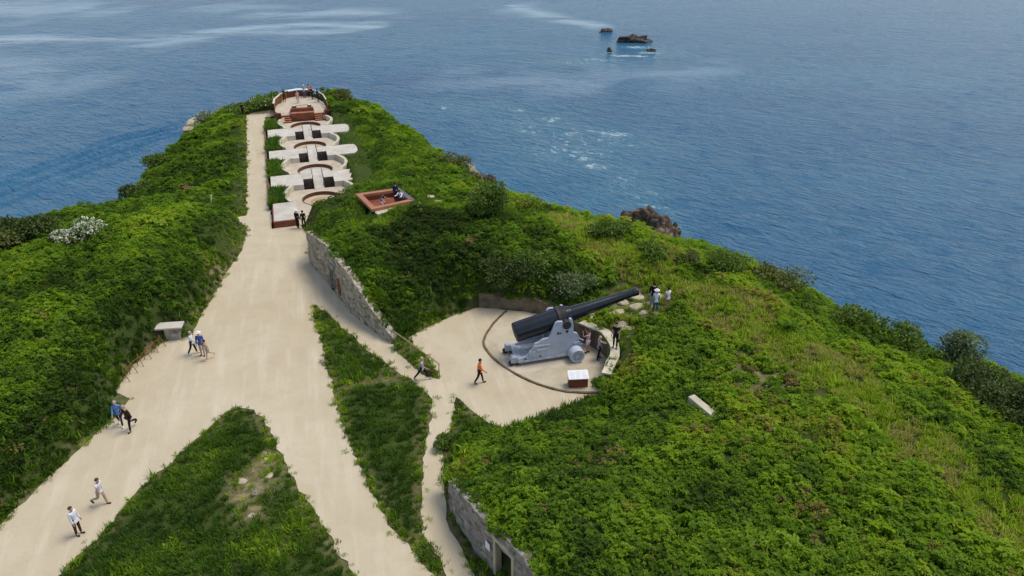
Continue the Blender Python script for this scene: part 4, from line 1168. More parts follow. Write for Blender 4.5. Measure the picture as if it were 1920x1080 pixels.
def emit(name, coll, kp, base, sdev, tint, label, zoff=-.08, grow=None, flat=(.8, 1.3), idx=None):
    n = kp.sum()
    s_ = base * np.exp(rng.normal(0, sdev, n))
    if grow is not None: s_ = s_ * grow
    sc = np.stack([s_, s_, s_ * rng.uniform(*flat, n)], 1)
    print(name, n)
    return scatter(name, coll, np.stack([cx[kp], cy[kp], cz[kp] + zoff * s_], 1), rotvec(kp), sc, tint, label, idx=idx)
kn = keep & near
n4 = N4(cx, cy, 6.5)[kn] + rng.normal(0, .35, kn.sum())
kidx = np.where(n4 > .55, rng.integers(4, 7, kn.sum()), np.where(n4 < -1.15, 7, rng.integers(0, 4, kn.sum())))
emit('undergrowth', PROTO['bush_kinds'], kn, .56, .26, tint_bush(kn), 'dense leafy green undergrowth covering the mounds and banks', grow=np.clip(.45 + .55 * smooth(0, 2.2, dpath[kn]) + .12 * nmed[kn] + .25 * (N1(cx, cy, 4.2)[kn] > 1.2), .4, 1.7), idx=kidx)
kf = keep & ~near
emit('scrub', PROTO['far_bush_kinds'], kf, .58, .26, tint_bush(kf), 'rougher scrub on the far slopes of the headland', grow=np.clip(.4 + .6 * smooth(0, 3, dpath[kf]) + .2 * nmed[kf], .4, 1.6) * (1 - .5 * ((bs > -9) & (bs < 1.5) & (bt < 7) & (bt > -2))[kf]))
# --- grass
gz = (inI | inC | inBk | (inFB & (u_ < .5))) & ~blocked
trod = np.zeros(cx.shape, bool)
trod |= inside(cx, cy, SMALLTRI)
soilpatch = np.zeros(cx.shape)
for px, py, r0 in [(470, 900, 1.0), (455, 930, .8), (500, 915, .7), (470, 960, .7), (495, 870, .6)]:
    x, y = at(px, py); soilpatch = np.maximum(soilpatch, np.exp(-((cx - x) ** 2 + (cy - y) ** 2) / r0 ** 2))
kg = gz & (u_ < .95) & (rng.uniform(0, 1, len(cx)) > soilpatch * .97) & (rng.uniform(0, 1, len(cx)) > trod * .88) & (dpath > .04)
tg = np.clip(.34 + .12 * nmed[kg] + .10 * nsm[kg] + rng.normal(0, .07, kg.sum()) + .18 * np.exp(-(dpath[kg] / .35) ** 2) * (rng.uniform(0, 1, kg.sum()) < .6) + .12 * inBk[kg] + .3 * trod[kg] + .45 * (soilpatch[kg] > .4), .03, .99)
emit('grass', PROTO['grass_kinds'], kg, .70, .22, tg, 'dark green rough grass on the islands between the paths', zoff=0, grow=np.clip(.55 + .45 * smooth(0, .9, dpath[kg]) + .10 * nmed[kg], .4, 1.4))
kbk = bushy & (dpath < 3.2) & (u_ > .35) & (dpath > .15) & near
emit('bank_grass', PROTO['long_grass_kinds'], kbk, .62, .25, np.clip(.34 + .10 * nmed[kbk] + .08 * nsm[kbk] + rng.normal(0, .08, kbk.sum()), .05, .9), 'coarse grass growing on the banks beside the paths', zoff=0)
kl = (strip | lawn | obslawn | (terr & (u_ < .16))) & ~blocked & (u_ < np.where(dist_cam < 60, .9, .6))
tl = np.where(strip[kl], .86, .56) + .06 * nmed[kl] + .07 * nsm[kl] + rng.normal(0, .06, kl.sum()) - .12 * lawn[kl] * (nmed[kl] < 0) + .12 * (terr & ~strip)[kl]
emit('meadow_grass', PROTO['long_grass_kinds'], kl, .56, .22, np.clip(tl, .05, .97), 'bright yellow green grass along the ridge and lawn', zoff=0, grow=1 - .62 * ((bt > 2) & (bt < 5.6) & (bs > -3) & (bs < 28))[kl])
# ragged fringe of worn grass where the gravel begins, on both sides of every edge
m_ = rng.uniform(0, 1, len(cx))
kfg = ~inB & ~inObs & ~inAp & (dpath < .42) & (dwall > .5) & (m_ < np.where(onpath, .30 * np.exp(-(dpath / .20) ** 2), .8)) & (dist_cam < 110) & ~((bt > -5.3) & (bs > -7) & (bs < 30) & (bt < 4))
emit('verge', PROTO['grass_kinds'], kfg, .55, .25, np.clip(.55 + .12 * nsm[kfg] + rng.normal(0, .12, kfg.sum()), .1, .97), 'thin worn grass and weeds along the path edges', zoff=0)
# creepers at the wall feet and tops
# planting beds
bx, by, bz, br, bsn, btn = [], [], [], [], [], []
for i, (s0, s1, t0, t1) in enumerate(BEDS):
    for _ in range(90):
        s_ = rng.uniform(s0, s1); t_ = rng.uniform(t0 + .08, t1 - .08); p = bl(s_, t_)
        bx.append(p[0]); by.append(p[1]); bz.append(.41); bsn.append(rng.uniform(.75, 1.15)); btn.append(np.clip(rng.normal(.42 + .05 * (i % 2), .08), .1, .9))
n = len(bx)
scatter('bed_planting', PROTO['long_grass_kinds'], np.stack([bx, by, bz], 1), np.stack([np.zeros(n), np.zeros(n), rng.uniform(0, 6.28, n)], 1), np.repeat(np.array(bsn)[:, None], 3, 1), btn, 'tufted grass filling the beds beside the battery')

# ------------------------------------------------------------------ shrubs one can tell apart
def crown_mesh(g, rx, ry, h, nl, L0, lobes=9, col=(.3, .7)):
    cen = []
    for i in range(lobes):
        a = g.uniform(0, 6.28); q = math.sqrt(g.uniform(0, 1)) * .68; z = g.uniform(.25, .8)
        cen.append((rx * q * math.cos(a), ry * q * math.sin(a), h * z * (1 - .35 * q), g.uniform(.28, .5)))
    cen = np.array(cen)
    k_ = g.integers(0, lobes, nl)
    d = norm(g.normal(0, 1, (nl, 3)) + np.array([0, 0, .35]))
    rad = cen[k_, 3] * g.uniform(.65, 1.12, nl)
    P = cen[k_, :3] + d * rad[:, None] * np.array([rx, ry, h * .62])
    P[:, 2] = np.maximum(P[:, 2], .02 * h)
    D = norm(d * .8 + g.normal(0, .55, (nl, 3)) + np.array([0, 0, .15])); U = norm(d + np.array([0, 0, .8]) + g.normal(0, .35, (nl, 3)))
    L = L0 * g.uniform(.7, 1.3, nl)
    V, F = leaf_quads(P, D, U, L, L * .5, .2)
    lc = np.clip(g.uniform(*col, lobes)[k_] + g.normal(0, .15, nl), 0, 1)
    return V, F, np.repeat(lc, 4), cen
def mat_shrub(name, dark, lightc):
    t = NT(name)
    g_ = t.add('ShaderNodeAttribute', attribute_type='GEOMETRY', attribute_name='leafc')
    c = t.ramp(g_.outputs['Fac'], [(0.0, dark), (1.0, lightc)])
    t.color(c); t.rough(.55, .35)
    tr = t.add('ShaderNodeBsdfTranslucent'); t.l.new(c, tr.inputs[0])
    mx = t.add('ShaderNodeMixShader'); mx.inputs[0].default_value = .28
    t.l.new(t.b.outputs[0], mx.inputs[1]); t.l.new(tr.outputs[0], mx.inputs[2]); t.l.new(mx.outputs[0], t.out.inputs[0])
    return t.m
SH = {'green': mat_shrub('shrub_green', (.05, .095, .012), (.18, .28, .022)), 'dark': mat_shrub('shrub_dark', (.028, .050, .010), (.10, .15, .018)),
      'yellow': mat_shrub('shrub_yellow', (.12, .18, .010), (.29, .38, .02)), 'olive': mat_shrub('shrub_olive', (.075, .095, .02), (.20, .225, .045)),
      'brown': mat_shrub('shrub_brown', (.085, .068, .022), (.24, .19, .065)), 'grey': mat_shrub('shrub_greygreen', (.08, .115, .04), (.22, .28, .11)), 'blossom': mat_shrub('white_blossom', (.55, .55, .42), (.78, .78, .66))}
def hit(px, py, zdef):
    best = None
    for z_ in np.arange(5, -9, -.05):
        x_, y_ = at(px, py, z_)
        if hz(x_, y_) >= z_: return x_, y_
    return at(px, py, zdef)
def shrub(px, py, z, rx, h, kind, label, name='shrub', cat='shrub', nl=1500, L0=.26, ry=None, bloom=0, group='shrubs standing out of the undergrowth', trunk=False, seed=0):
    g = np.random.default_rng(seed + int(px) * 3 + int(py))
    x, y = hit(px, py, z); zz = hz(x, y) - .15
    r_ = empty(name, (x, y, zz), 0, label, cat, group)
    V, F, lc, cen = crown_mesh(g, rx, ry or rx, h, nl, L0, 9 if nl < 2500 else 14)
    np_mesh('crown' if trunk else 'foliage', V, F, SH[kind], r_, {'leafc': lc})
    m = MB()
    if trunk: m.tube([(0, 0, -.3), (.05, .02, h * .3), (-.03, .05, h * .55)], [.14, .11, .06], 8)
    for c in cen[:7]:
        m.tube([(0.0, 0, h * .25 if trunk else -.2), (c[0] * .45, c[1] * .45, c[2] * .6), (c[0], c[1], c[2])], [.05, .035, .012], 5)
    m.build('trunk' if trunk else 'stems', M['bark'], r_)
    if bloom:
        V, F, lc, _ = crown_mesh(np.random.default_rng(seed + int(px) * 3 + int(py)), rx * 1.03, (ry or rx) * 1.03, h * 1.08, bloom, .24, 9 if nl < 2500 else 14)
        k_ = V[:, 2].reshape(-1, 4).mean(1) > h * .45
        vi = np.repeat(k_, 4); mp = np.cumsum(vi) - 1
        Fk = F[vi[F].all(1)]
        np_mesh('blossom', V[vi], mp[Fk], SH['blossom'], r_, {'leafc': lc[vi]})
    return r_
shrub(912, 398, 2.0, 1.8, 3.0, 'green', 'tall rounded bush standing on the skyline right of the square lookout', nl=3600, L0=.24)
shrub(1788, 694, -4.0, 1.4, 3.1, 'grey', 'small round pale tree alone against the sea on the right cliff edge', 'small_tree', 'tree', nl=1500, L0=.25, trunk=True)
shrub(128, 456, 2.6, 1.6, 1.0, 'green', 'sprawling bush covered in white blossom on the left hillside', nl=1500, L0=.22, ry=.9, bloom=750)
shrub(178, 440, 2.6, 1.3, 1.4, 'green', 'smaller white blossomed bush right of the sprawling one on the left hillside', nl=900, L0=.22, bloom=450)
shrub(384, 222, -1.0, 1.9, 2.0, 'grey', 'pale flowering bush above the bare rock on the far left cliff', nl=1300, L0=.3, bloom=350)
shrub(40, 452, -3.2, 2.6, 2.0, 'dark', 'large dark bush on the clifftop at the left edge', nl=3200, L0=.28)
shrub(-40, 470, -3.0, 2.6, 2.2, 'olive', 'dull olive bush cut by the left edge of the picture', nl=2400, L0=.3)
shrub(1850, 742, -2.5, 2.0, 2.0, 'dark', 'dark rounded thicket below the small pale tree at right', nl=3600, L0=.2)
shrub(1900, 785, -1.0, 2.2, 2.0, 'dark', 'darkest thicket at the right edge of the picture', nl=3600, L0=.2)
shrub(1690, 652, -3.5, 1.5, 1.7, 'green', 'low cliff edge bush left of the small pale tree', nl=1100)
shrub(1605, 618, -3.5, 1.8, 1.6, 'green', 'dense cliff edge bush midway down the right skyline', nl=1400)
shrub(1455, 537, -3.4, 2.2, 1.7, 'olive', 'dull humped bush on the skyline below the open sea at right', nl=1700)
shrub(1365, 508, -3.4, 1.9, 1.7, 'green', 'broad green bush on the skyline between the cliff rock and the dull humped bush', nl=1900, L0=.2)
shrub(1284, 492, -4.4, 1.0, 1.3, 'olive', 'little rounded bush just right of the brown cliff rock', nl=1300, L0=.17)
shrub(1135, 436, -2.8, 1.9, 1.3, 'green', 'green bush on the skyline left of the brown cliff rock', nl=1800)
shrub(1225, 478, -3.6, 1.4, .8, 'green', 'leafy bush growing in front of the brown cliff rock', nl=1500)
shrub(985, 395, -1.2, 1.5, 1.1, 'yellow', 'yellow green bush on the skyline right of the tall rounded bush', nl=1300)
shrub(905, 352, -1.0, 1.7, 1.7, 'brown', 'brownish bush at the cliff edge behind the tall rounded bush', nl=1100)
shrub(845, 312, -.8, 2.2, 1.7, 'olive', 'olive bush at the cliff edge beyond the brownish one', nl=1400)
shrub(640, 182, .2, 2.4, 1.0, 'olive', 'low wind shaped bush just right of the viewing platform', nl=1600, L0=.32)
shrub(500, 196, .0, 2.4, 1.1, 'green', 'white speckled bush left of the viewing platform', nl=1500, L0=.3, bloom=90)
shrub(445, 212, -.6, 2.2, 1.2, 'green', 'green bush on the far left skyline with pale flowering tips', nl=1500, L0=.3, bloom=70)
shrub(300, 318, -1.2, 2.2, 2.2, 'green', 'rounded bush on the left cliff above the wake in the water', nl=1600, L0=.3)
shrub(262, 352, -1.2, 2.0, 1.9, 'dark', 'dark bush on the left cliff just below the rounded one', nl=1500, L0=.3)
shrub(1085, 545, 1.6, 1.9, 1.7, 'grey', 'grey green bush behind the middle of the gun barrel', nl=1700, L0=.24)
shrub(960, 520, 2.2, 2.3, 1.7, 'dark', 'dark glossy bush above the low wall behind the breech', nl=2400, L0=.22)
shrub(1005, 500, 2.4, 1.6, 1.5, 'green', 'mid green bush upslope of the dark glossy one behind the cannon', nl=1300, L0=.22)
shrub(1010, 552, 1.0, .6, .8, 'yellow', 'small yellow leaved bush just behind the breech of the cannon', nl=420, L0=.18)
shrub(1133, 728, .6, .65, 1.2, 'brown', 'dry brown bush at the near end of the gun pit wall', nl=700, L0=.17)
shrub(806, 703, .1, .35, .45, 'brown', 'brown tuft at the foot of the handrail', nl=220, L0=.14)
shrub(808, 700, .1, .3, .6, 'olive', 'weedy tuft beside the lower handrail post', nl=200, L0=.15)
shrub(795, 1040, .1, .5, .4, 'green', 'low green weed clump at the tail of the grass wedge by the narrow path', nl=420, L0=.12)
shrub(836, 838, .4, .7, .9, 'green', 'leafy bush leaning over the narrow path from the right', nl=600, L0=.2)
shrub(345, 632, .3, .55, .8, 'green', 'small green bush beside the concrete block roof', nl=420, L0=.17)

# ------------------------------------------------------------------ rocks
def rock_mesh(seed, dims, sub=3, rough=.35):
    bm = bmesh.new()
    bmesh.ops.create_icosphere(bm, subdivisions=sub, radius=1)
    r_ = random.Random(seed); off = [Vector((r_.uniform(-9, 9), r_.uniform(-9, 9), r_.uniform(-9, 9))) for _ in range(2)]
    from mathutils import noise
    for v in bm.verts:
        n1 = noise.noise(v.co * 1.1 + off[0]); n2 = noise.noise(v.co * 3.1 + off[1]); n3 = noise.voronoi(v.co * 2.0 + off[1])[0][0]
        v.co *= 1 + rough * n1 + rough * .5 * n2 - rough * .5 * (n3 - .4)
        v.co = Vector((v.co.x * dims[0], v.co.y * dims[1], v.co.z * dims[2]))
    me = bpy.data.meshes.new('rock'); bm.to_mesh(me); bm.free()
    return me
def rock(name, loc, dims, mat, label, seed, group=None, rz=0, sub=3, rough=.35):
    me = rock_mesh(seed, dims, sub, rough); me.materials.append(mat)
    o = link(bpy.data.objects.new(name, me)); o.location = loc; o.rotation_euler = (0, 0, rz)
    return tag(o, label, 'rock', group)
GR = 'black rocks breaking the surface far out'
for px, py, dx, dy, dz, lab, sd_ in [(1190, 78, 7.0, 3.4, 2.9, 'largest black reef rock far out in the sea', 1), (1137, 59, 3.2, 1.7, 1.2, 'flat black reef rock left of the largest one', 2),
                                  (1220, 96, 1.7, 1.3, 1.4, 'small black reef rock just right of the largest one with foam trailing from it', 3), (1142, 97, .9, .9, 1.6, 'smallest black reef rock standing apart nearer the shore', 4)]:
    rock('reef_rock', (*sea_at(px, py), SEA_Z - .1), (dx, dy, dz), M['blackrock'], lab, sd_, GR, .2, 4, .6)
x, y = at(1214, 446, -24)
cr = rock('cliff_rock', (x, y, -26.2), (4.2, 4.2, 6.2), M['rock'], 'rugged brown rock jutting into the sea below the right slope', 12, None, .3, 5, .62)
x, y = at(1180, 440, -20); rock('cliff_rock', (x, y, -23), (5.0, 4.0, 4.2), M['rock'], 'lower brown rock shoulder left of the rugged sea rock', 15, None, .1, 4, .6)
x, y = at(1262, 445, -27); rock('cliff_rock', (x, y, -30), (2.2, 2.0, 4.6), M['rock'], 'narrow dark stack at the right foot of the rugged sea rock', 17, None, 0, 4, .5)
x, y = at(378, 232, -1.6); rock('rock_outcrop', (x, y, hz(x, y) - .1), (2.6, 1.8, 1.5), M['palerock'], 'bare pale rock outcrop on the far left cliff', 21, None, .4, 4, .5)
x, y = at(884, 306, -1.6); rock('rock_outcrop', (x, y, hz(x, y) + .1), (.9, .8, 1.5), M['palerock'], 'pale rock peeping over the cliff edge above the brownish bush', 23, None, .4, 3, .5)
x, y = at(860, 292, -1.6); rock('rock_outcrop', (x, y, hz(x, y) + .1), (.8, .8, 1.2), M['palerock'], 'smaller pale rock farther along the same cliff edge', 24, None, .9, 3, .5)
GS_ = 'pale stones on the terrace by the muzzle'
for i, (px, py, dx, dy, dz, lab) in enumerate([(1157, 584, .72, .34, .2, 'long flat pale stone lying below the muzzle'), (1190, 560, .75, .5, .22, 'broad pale slab nearest the three onlookers'), (1193, 582, .5, .42, .2, 'pale stone between the long flat one and the onlookers'),
                                               (1168, 566, .42, .3, .18, 'pale stone directly under the barrel tip'), (1205, 597, .28, .24, .16, 'small pale stone right of the terrace middle'), (1130, 602, .5, .26, .2, 'leaning pale stone at the head of the pit wall'),
                                               (1166, 612, .6, .34, .22, 'pale stone beside the person in black'), (1176, 622, .5, .26, .2, 'pale stone at the edge of the bushes behind the person in black'), (1228, 596, .24, .2, .14, 'small pale stone in front of the onlookers'),
                                               (1112, 590, .3, .5, .2, 'narrow pale stone near the barrel hoop'), (1238, 570, .5, .4, .15, 'low pale stone behind the onlookers')]):
    x, y = at(px, py, 1.3); rock('loose_stone', (x, y, hz(x, y) + .04), (dx, dy, dz), M['palerock'], lab, 40 + i, GS_, random.Random(i).uniform(-.6, .6), 2, .4)
GT = 'half buried stones in the grass island'
for i, (px, py, r0, lab) in enumerate([(474, 970, .34, 'round pale stone lowest in the bare patch of the grass island'), (505, 893, .36, 'pale stone right of the bare patch of the grass island'), (494, 852, .42, 'mossy stone at the top of the bare patch of the grass island'),
                                      (455, 905, .38, 'pale stone at the left of the bare patch of the grass island'), (480, 925, .40, 'brown stone in the middle of the bare patch of the grass island'), (500, 862, .25, 'small stone under the mossy one in the grass island')]):
    x, y = at(px, py); rock('half_buried_stone', (x, y, hz(x, y) - .03), (r0 * .7, r0 * .55, r0 * .26), M['palerock'] if i not in (2, 4) else M['oldstone'], lab, 60 + i, GT, i, 2, .3)
x, y = at(800, 372, 3.4)
for i, (px, py, lab) in enumerate([(815, 375, 'flat pale stone in the grass right of the lookout'), (806, 364, 'smaller pale stone behind the flat one right of the lookout')]):
    x, y = at(px, py, 3.4); rock('loose_stone', (x, y, hz(x, y) + .03), (.6 - .2 * i, .3, .14), M['palerock'], lab, 80 + i, None, .3, 2, .4)

# ------------------------------------------------------------------ people
def cloth(name, c, var=.18): return mottled(name, c, var, 7, .85, .15)
CL = {'white': cloth('white_cotton', (.74, .74, .76), .06), 'maroon': cloth('maroon_cloth', (.075, .028, .03)), 'grey': cloth('grey_cloth', (.32, .31, .31)), 'beige': cloth('beige_cloth', (.40, .33, .24)),
      'blue': cloth('sky_blue_jacket', (.10, .22, .48)), 'brown': cloth('dark_brown_coat', (.045, .028, .024)), 'black': cloth('black_cloth', (.014, .013, .016)), 'royal': cloth('royal_blue_jacket', (.06, .09, .32)),
      'pink': cloth('pink_cloth', (.58, .36, .38)), 'lilac': cloth('lilac_top', (.42, .38, .56)), 'orange': cloth('orange_shirt', (.78, .17, .035)), 'jeans': cloth('blue_jeans', (.055, .11, .24)), 'paleblue': cloth('pale_blue_jeans', (.25, .33, .44)),
      'teal': cloth('teal_trousers', (.03, .12, .22)), 'greentop': cloth('dark_green_jacket', (.02, .04, .025)), 'navy': cloth('navy_cloth', (.02, .025, .06)), 'shoe': cloth('dark_shoe', (.03, .026, .024)), 'shoewhite': cloth('white_shoe', (.66, .65, .62)),
      'skin': cloth('skin', (.52, .31, .22), .06), 'darkhair': cloth('dark_hair', (.022, .016, .012)), 'brownhair': cloth('brown_hair', (.09, .052, .028)), 'blond': cloth('blond_hair', (.46, .34, .17)), 'greyhair': cloth('grey_hair', (.36, .34, .32)), 'eye': cloth('dark_eye', (.02, .015, .012))}
def skinned(name, verts, edges, mat, parent, root=0, sub=1):
    bm = bmesh.new(); lay = bm.verts.layers.skin.verify()
    bv = []
    for i, (p, r_) in enumerate(verts):
        v = bm.verts.new(p); rr = r_ if hasattr(r_, '__len__') else (r_, r_)
        v[lay].radius = rr; v[lay].use_root = (i == root); bv.append(v)
    for a, b in edges: bm.edges.new((bv[a], bv[b]))
    me = bpy.data.meshes.new(name); bm.to_mesh(me); bm.free(); me.materials.append(mat)
    o = link(bpy.data.objects.new(name, me), parent)
    k_ = o.modifiers.new('skin', 'SKIN'); k_.use_smooth_shade = True
    s_ = o.modifiers.new('smooth', 'SUBSURF'); s_.levels = sub; s_.render_levels = sub
    return o
STAND = dict(legs=(3, 2, -3, 2), arms=(4, 8, 14, 4, 8, 14), lean=1)
WALK = dict(legs=(15, 5, -13, 16), arms=(-22, 7, 14, 24, 7, 26), lean=4)
STRIDE = dict(legs=(32, 4, -28, 10), arms=(-30, 8, 20, 30, 8, 35), lean=6)
STEP = dict(legs=(14, 8, -12, 58), arms=(-14, 8, 16, 16, 8, 22), lean=8)
PHOTO = dict(legs=(3, 3, -4, 3), arms=(62, 14, 105, 62, 14, 105), lean=-3)
POINT = dict(legs=(6, 4, -8, 6), arms=(6, 8, 16, 66, 20, 18), lean=3)
LEANF = dict(legs=(4, 3, -5, 4), arms=(42, 16, 40, 42, 16, 40), lean=12)
SIT = dict(legs=(84, 86, 80, 84), arms=(30, 10, 40, 30, 10, 40), lean=8, sit=True)
CROUCH = dict(legs=(78, 118, 60, 112), arms=(50, 10, 45, 55, 10, 50), lean=28)
def person(px, py, z, face, top, bottom, hair, label, pose=WALK, h=1.70, sleeves='long', legs_='trousers', shoes='shoe', coat=False, hat=None, loose=1.0, pos=None, longhair=False):
    x, y = pos if pos else at(px, py, z)
    k_ = h / 1.72
    root = empty('person', (x, y, z + .004), -R(face), label, 'person')
    L = R(pose['lean']); up = Vector((0, math.sin(L), math.cos(L)))
    lg = pose['legs']; ar = pose['arms']
    feet = []
    for sx, a, kn in ((-1, R(lg[0]), R(lg[1])), (1, R(lg[2]), R(lg[3]))):
        hip = Vector((.092 * sx, 0, 0)); knee = hip + Vector((.012 * sx, math.sin(a), -math.cos(a))) * .43
        an = a - kn; ank = knee + Vector((0, math.sin(an), -math.cos(an))) * .42
        toe = ank + Vector((.02 * sx, .16 * math.cos(an * .6), -.055 + .16 * math.sin(an * .8) if an < 0 else -.055)); heel = ank + Vector((0, -.045, -.045))
        feet.append((hip, knee, ank, toe, heel))
    zmin = min(min(f[2].z - .085, f[3].z - .032) for f in feet)
    ym = (feet[0][2].y + feet[1][2].y) / 2
    P = Vector((0, -ym if not pose.get('sit') else 0, -zmin))
    T = lambda v: (P + v) * k_
    body, ed = [], []
    def add(v, r_, par=None):
        rr = tuple(q_ * k_ for q_ in r_) if hasattr(r_, '__len__') else r_ * k_
        body.append((T(v), rr))
        if par is not None: ed.append((par, len(body) - 1))
        return len(body) - 1
    pel = add(Vector((0, 0, .02)), .112)
    wai = add(up * .20, .098, pel); che = add(up * .38, .118, wai); ncb = add(up * .475, .062, che); nck = add(up * .53 + Vector((0, .01, 0)), .050, ncb)
    jaw = add(up * .585 + Vector((0, .022, 0)), .066, nck); hd = add(up * .66 + Vector((0, .016, 0)), .088, jaw); add(up * .725 + Vector((0, .004, 0)), .066, hd)
    add(up * .635 + Vector((0, .108, 0)), .012, hd)
    for sx in (-1, 1): add(up * .64 + Vector((.088 * sx, 0, 0)), .014, hd)
    tor = [pel, wai, che]
    arms_j, legs_j = [], []
    for sx, (hip, knee, ank, toe, heel) in zip((-1, 1), feet):
        a1 = add(hip + Vector((0, 0, -.03)), .082, pel); a2 = add((hip * .55 + knee * .45), .074, a1); a3 = add(knee, .052, a2); a4 = add(knee * .6 + ank * .4, .050, a3); a5 = add(ank, .034, a4); a6 = add(toe, .028, a5)
        legs_j.append((a1, a2, a3, a4, a5, a6, heel))
    for sx, f_, o_, e_ in ((-1, R(ar[0]), R(ar[1]), R(ar[2])), (1, R(ar[3]), R(ar[4]), R(ar[5]))):
        shd = up * .435 + Vector((.165 * sx, -.005, 0))
        d1 = Vector((math.sin(o_) * sx, math.sin(f_) * math.cos(o_), -math.cos(f_) * math.cos(o_)))
        elb = shd + d1 * .28
        g_ = f_ + e_
        inward = -.25 if e_ > R(60) else -.02
        d2 = Vector((math.sin(o_) * sx * .6 + inward * sx, math.sin(g_), -math.cos(g_))).normalized()
        wr = elb + d2 * .245; pal = wr + d2 * .065
        b1 = add(shd, .056, che); b2 = add(shd.lerp(elb, .5), .046, b1); b3 = add(elb, .038, b2); b4 = add(wr, .026, b3); b5 = add(pal, .030, b4)
        side = Vector((0, 1, 0)).cross(d2)
        side = side.normalized() if side.length > .1 else Vector((1, 0, 0))
        fw_ = d2.cross(side).normalized()
        curl = Vector((-sx, 0, 0)) - d2 * (Vector((-sx, 0, 0)) @ d2)
        for i, ln in enumerate((.068, .078, .072, .055)):
            q0 = pal + fw_ * (.026 - .0175 * i) + d2 * .022; q1 = q0 + d2 * ln * .55; q2 = q1 + (d2 * .75 + curl * .55).normalized() * ln * .5
            c0 = add(q0, .009, b5); c1 = add(q1, .0085, c0); add(q2, .0075, c1)
        t0 = wr + d2 * .03 + fw_ * .034; t1 = t0 + (d2 * .7 + fw_ * .6).normalized() * .045
        c0 = add(t0, .011, b5); add(t1, .009, c0)
        arms_j.append((b1, b2, b3, b4))
    skinned('body', body, ed, CL['skin'], root, pel)
    def part(name, spec, mat):
        """spec: chains of (joint index or vector, radius)"""
        vs, es, seen = [], [], {}
        for ch in spec:
            prev = None
            for j, r_ in ch:
                if isinstance(j, int):
                    if j not in seen: seen[j] = len(vs); vs.append((body[j][0], r_ * k_))
                    i = seen[j]
                else:
                    vs.append((T(j), r_ * k_)); i = len(vs) - 1
                if prev is not None and prev != i: es.append((prev, i))
                prev = i
        return skinned(name, vs, es, mat, root, 0)
    lo = loose
    low = [(up * -.10 if coat else Vector((0, 0, -.02)), .135 * lo)]
    if coat: low = [(Vector((0, 0, -.22)), .16 * lo), (Vector((0, 0, -.05)), .14 * lo)]
    sp = [[(pel, .130 * lo)] + [(l_, r_) for l_, r_ in low[::-1]], [(pel, .130 * lo), (wai, .120 * lo), (che, .140), (ncb, .072)]]
    for b1, b2, b3, b4 in arms_j:
        ch = [(che, .140), (b1, .068), (b2, .060)]
        if sleeves == 'long': ch += [(b3, .053), (b4, .040)]
        sp.append(ch)
    part('coat' if coat else 'top', sp, CL[top])
    if legs_ in ('trousers', 'shorts'):
        sp = [[(pel, .122), (wai, .108)]]
        for a1, a2, a3, a4, a5, a6, heel in legs_j:
            ch = [(pel, .122), (a1, .094), (a2, .086)]
            if legs_ == 'trousers': ch += [(a3, .068), (a4, .062), (a5, .054)]
            else: ch += [(body_mid(body, a2, a3, P, k_), .082)]
            sp.append(ch)
        part(legs_, sp, CL[bottom])
    for a1, a2, a3, a4, a5, a6, heel in legs_j:
        pa = body[a5][0] / k_ - P; pt = body[a6][0] / k_ - P
        part('shoe', [[(heel, .044), (pa + Vector((0, .01, -.04)), .050), (pa.lerp(pt, .6) + Vector((0, 0, -.012)), .046), (pt + Vector((0, .02, 0)), .036)]], CL[shoes])
    hc = T(up * .672 + Vector((0, -.006, 0)))
    bm = bmesh.new(); bmesh.ops.create_icosphere(bm, subdivisions=2, radius=.106 * k_)
    for v in bm.verts:
        if v.co.y > .02 * k_ and v.co.z < .045 * k_: v.co *= .72
        elif v.co.z < -.03 * k_: v.co = Vector((v.co.x * .9, v.co.y, v.co.z * (2.1 if longhair else 1.0)))
    for f in bm.faces: f.smooth = True
    me = bpy.data.meshes.new('hair'); bm.to_mesh(me); bm.free(); me.materials.append(CL[hair])
    ho = link(bpy.data.objects.new('hair', me), root); ho.location = hc; ho.rotation_euler = (-L, 0, 0)
    if hat:
        m = MB(); m.lathe([(.045, .175), (.055, .175), (.062, .112), (.125, .092), (.14, 0)], hc, up, 20); m.build('hat', CL[hat], root)
    return root
def body_mid(body, a, b, P, k_): return (body[a][0].lerp(body[b][0], .62)) / k_ - P

person(149, 1002, 0, 100, 'white', 'maroon', 'brownhair', 'nearest person at the lower left, loose white top and dark maroon trousers', STAND, sleeves='long', loose=1.12)
person(188, 946, 0, 95, 'white', 'beige', 'brownhair', 'person in white shirt and pale trousers, second from the bottom of the left path', STEP, sleeves='short')
person(228, 797, 0, 160, 'blue', 'navy', 'greyhair', 'person in bright sky blue jacket with grey hair at the left path edge', WALK, shoes='shoewhite', h=1.72)
person(252, 803, 0, 205, 'brown', 'black', 'greyhair', 'person in dark brown coat walking beside the sky blue jacket', STEP, coat=True, loose=1.1, h=1.76)
person(362, 664, 0, 80, 'white', 'black', 'greyhair', 'person in white jacket and black trousers, left one of the three near the concrete block', WALK, shoes='shoewhite', loose=1.1)
person(381, 666, 0, 170, 'royal', 'beige', 'brownhair', 'person in royal blue jacket between two walkers near the concrete block', STAND, h=1.74, hat='white')
person(397, 673, 0, 240, 'beige', 'grey', 'darkhair', 'shorter dark haired walker in beige top and shorts, right one of the three', STEP, h=1.5, sleeves='short', legs_='shorts', shoes='shoewhite')
person(791, 712, 0, 95, 'lilac', 'black', 'blond', 'blond person in lilac top and black leggings striding down past the handrail', STRIDE, sleeves='short', shoes='grey', longhair=True)
person(898, 719, 0, 90, 'orange', 'black', 'darkhair', 'person in bright orange shirt and black trousers crossing the gravel court', WALK, h=1.76)
person(1102, 662, .012, 300, 'pink', 'white', 'brownhair', 'person in pink top and pale shorts with raised arms beside the gun carriage wheel', PHOTO, sleeves='short', legs_='shorts')
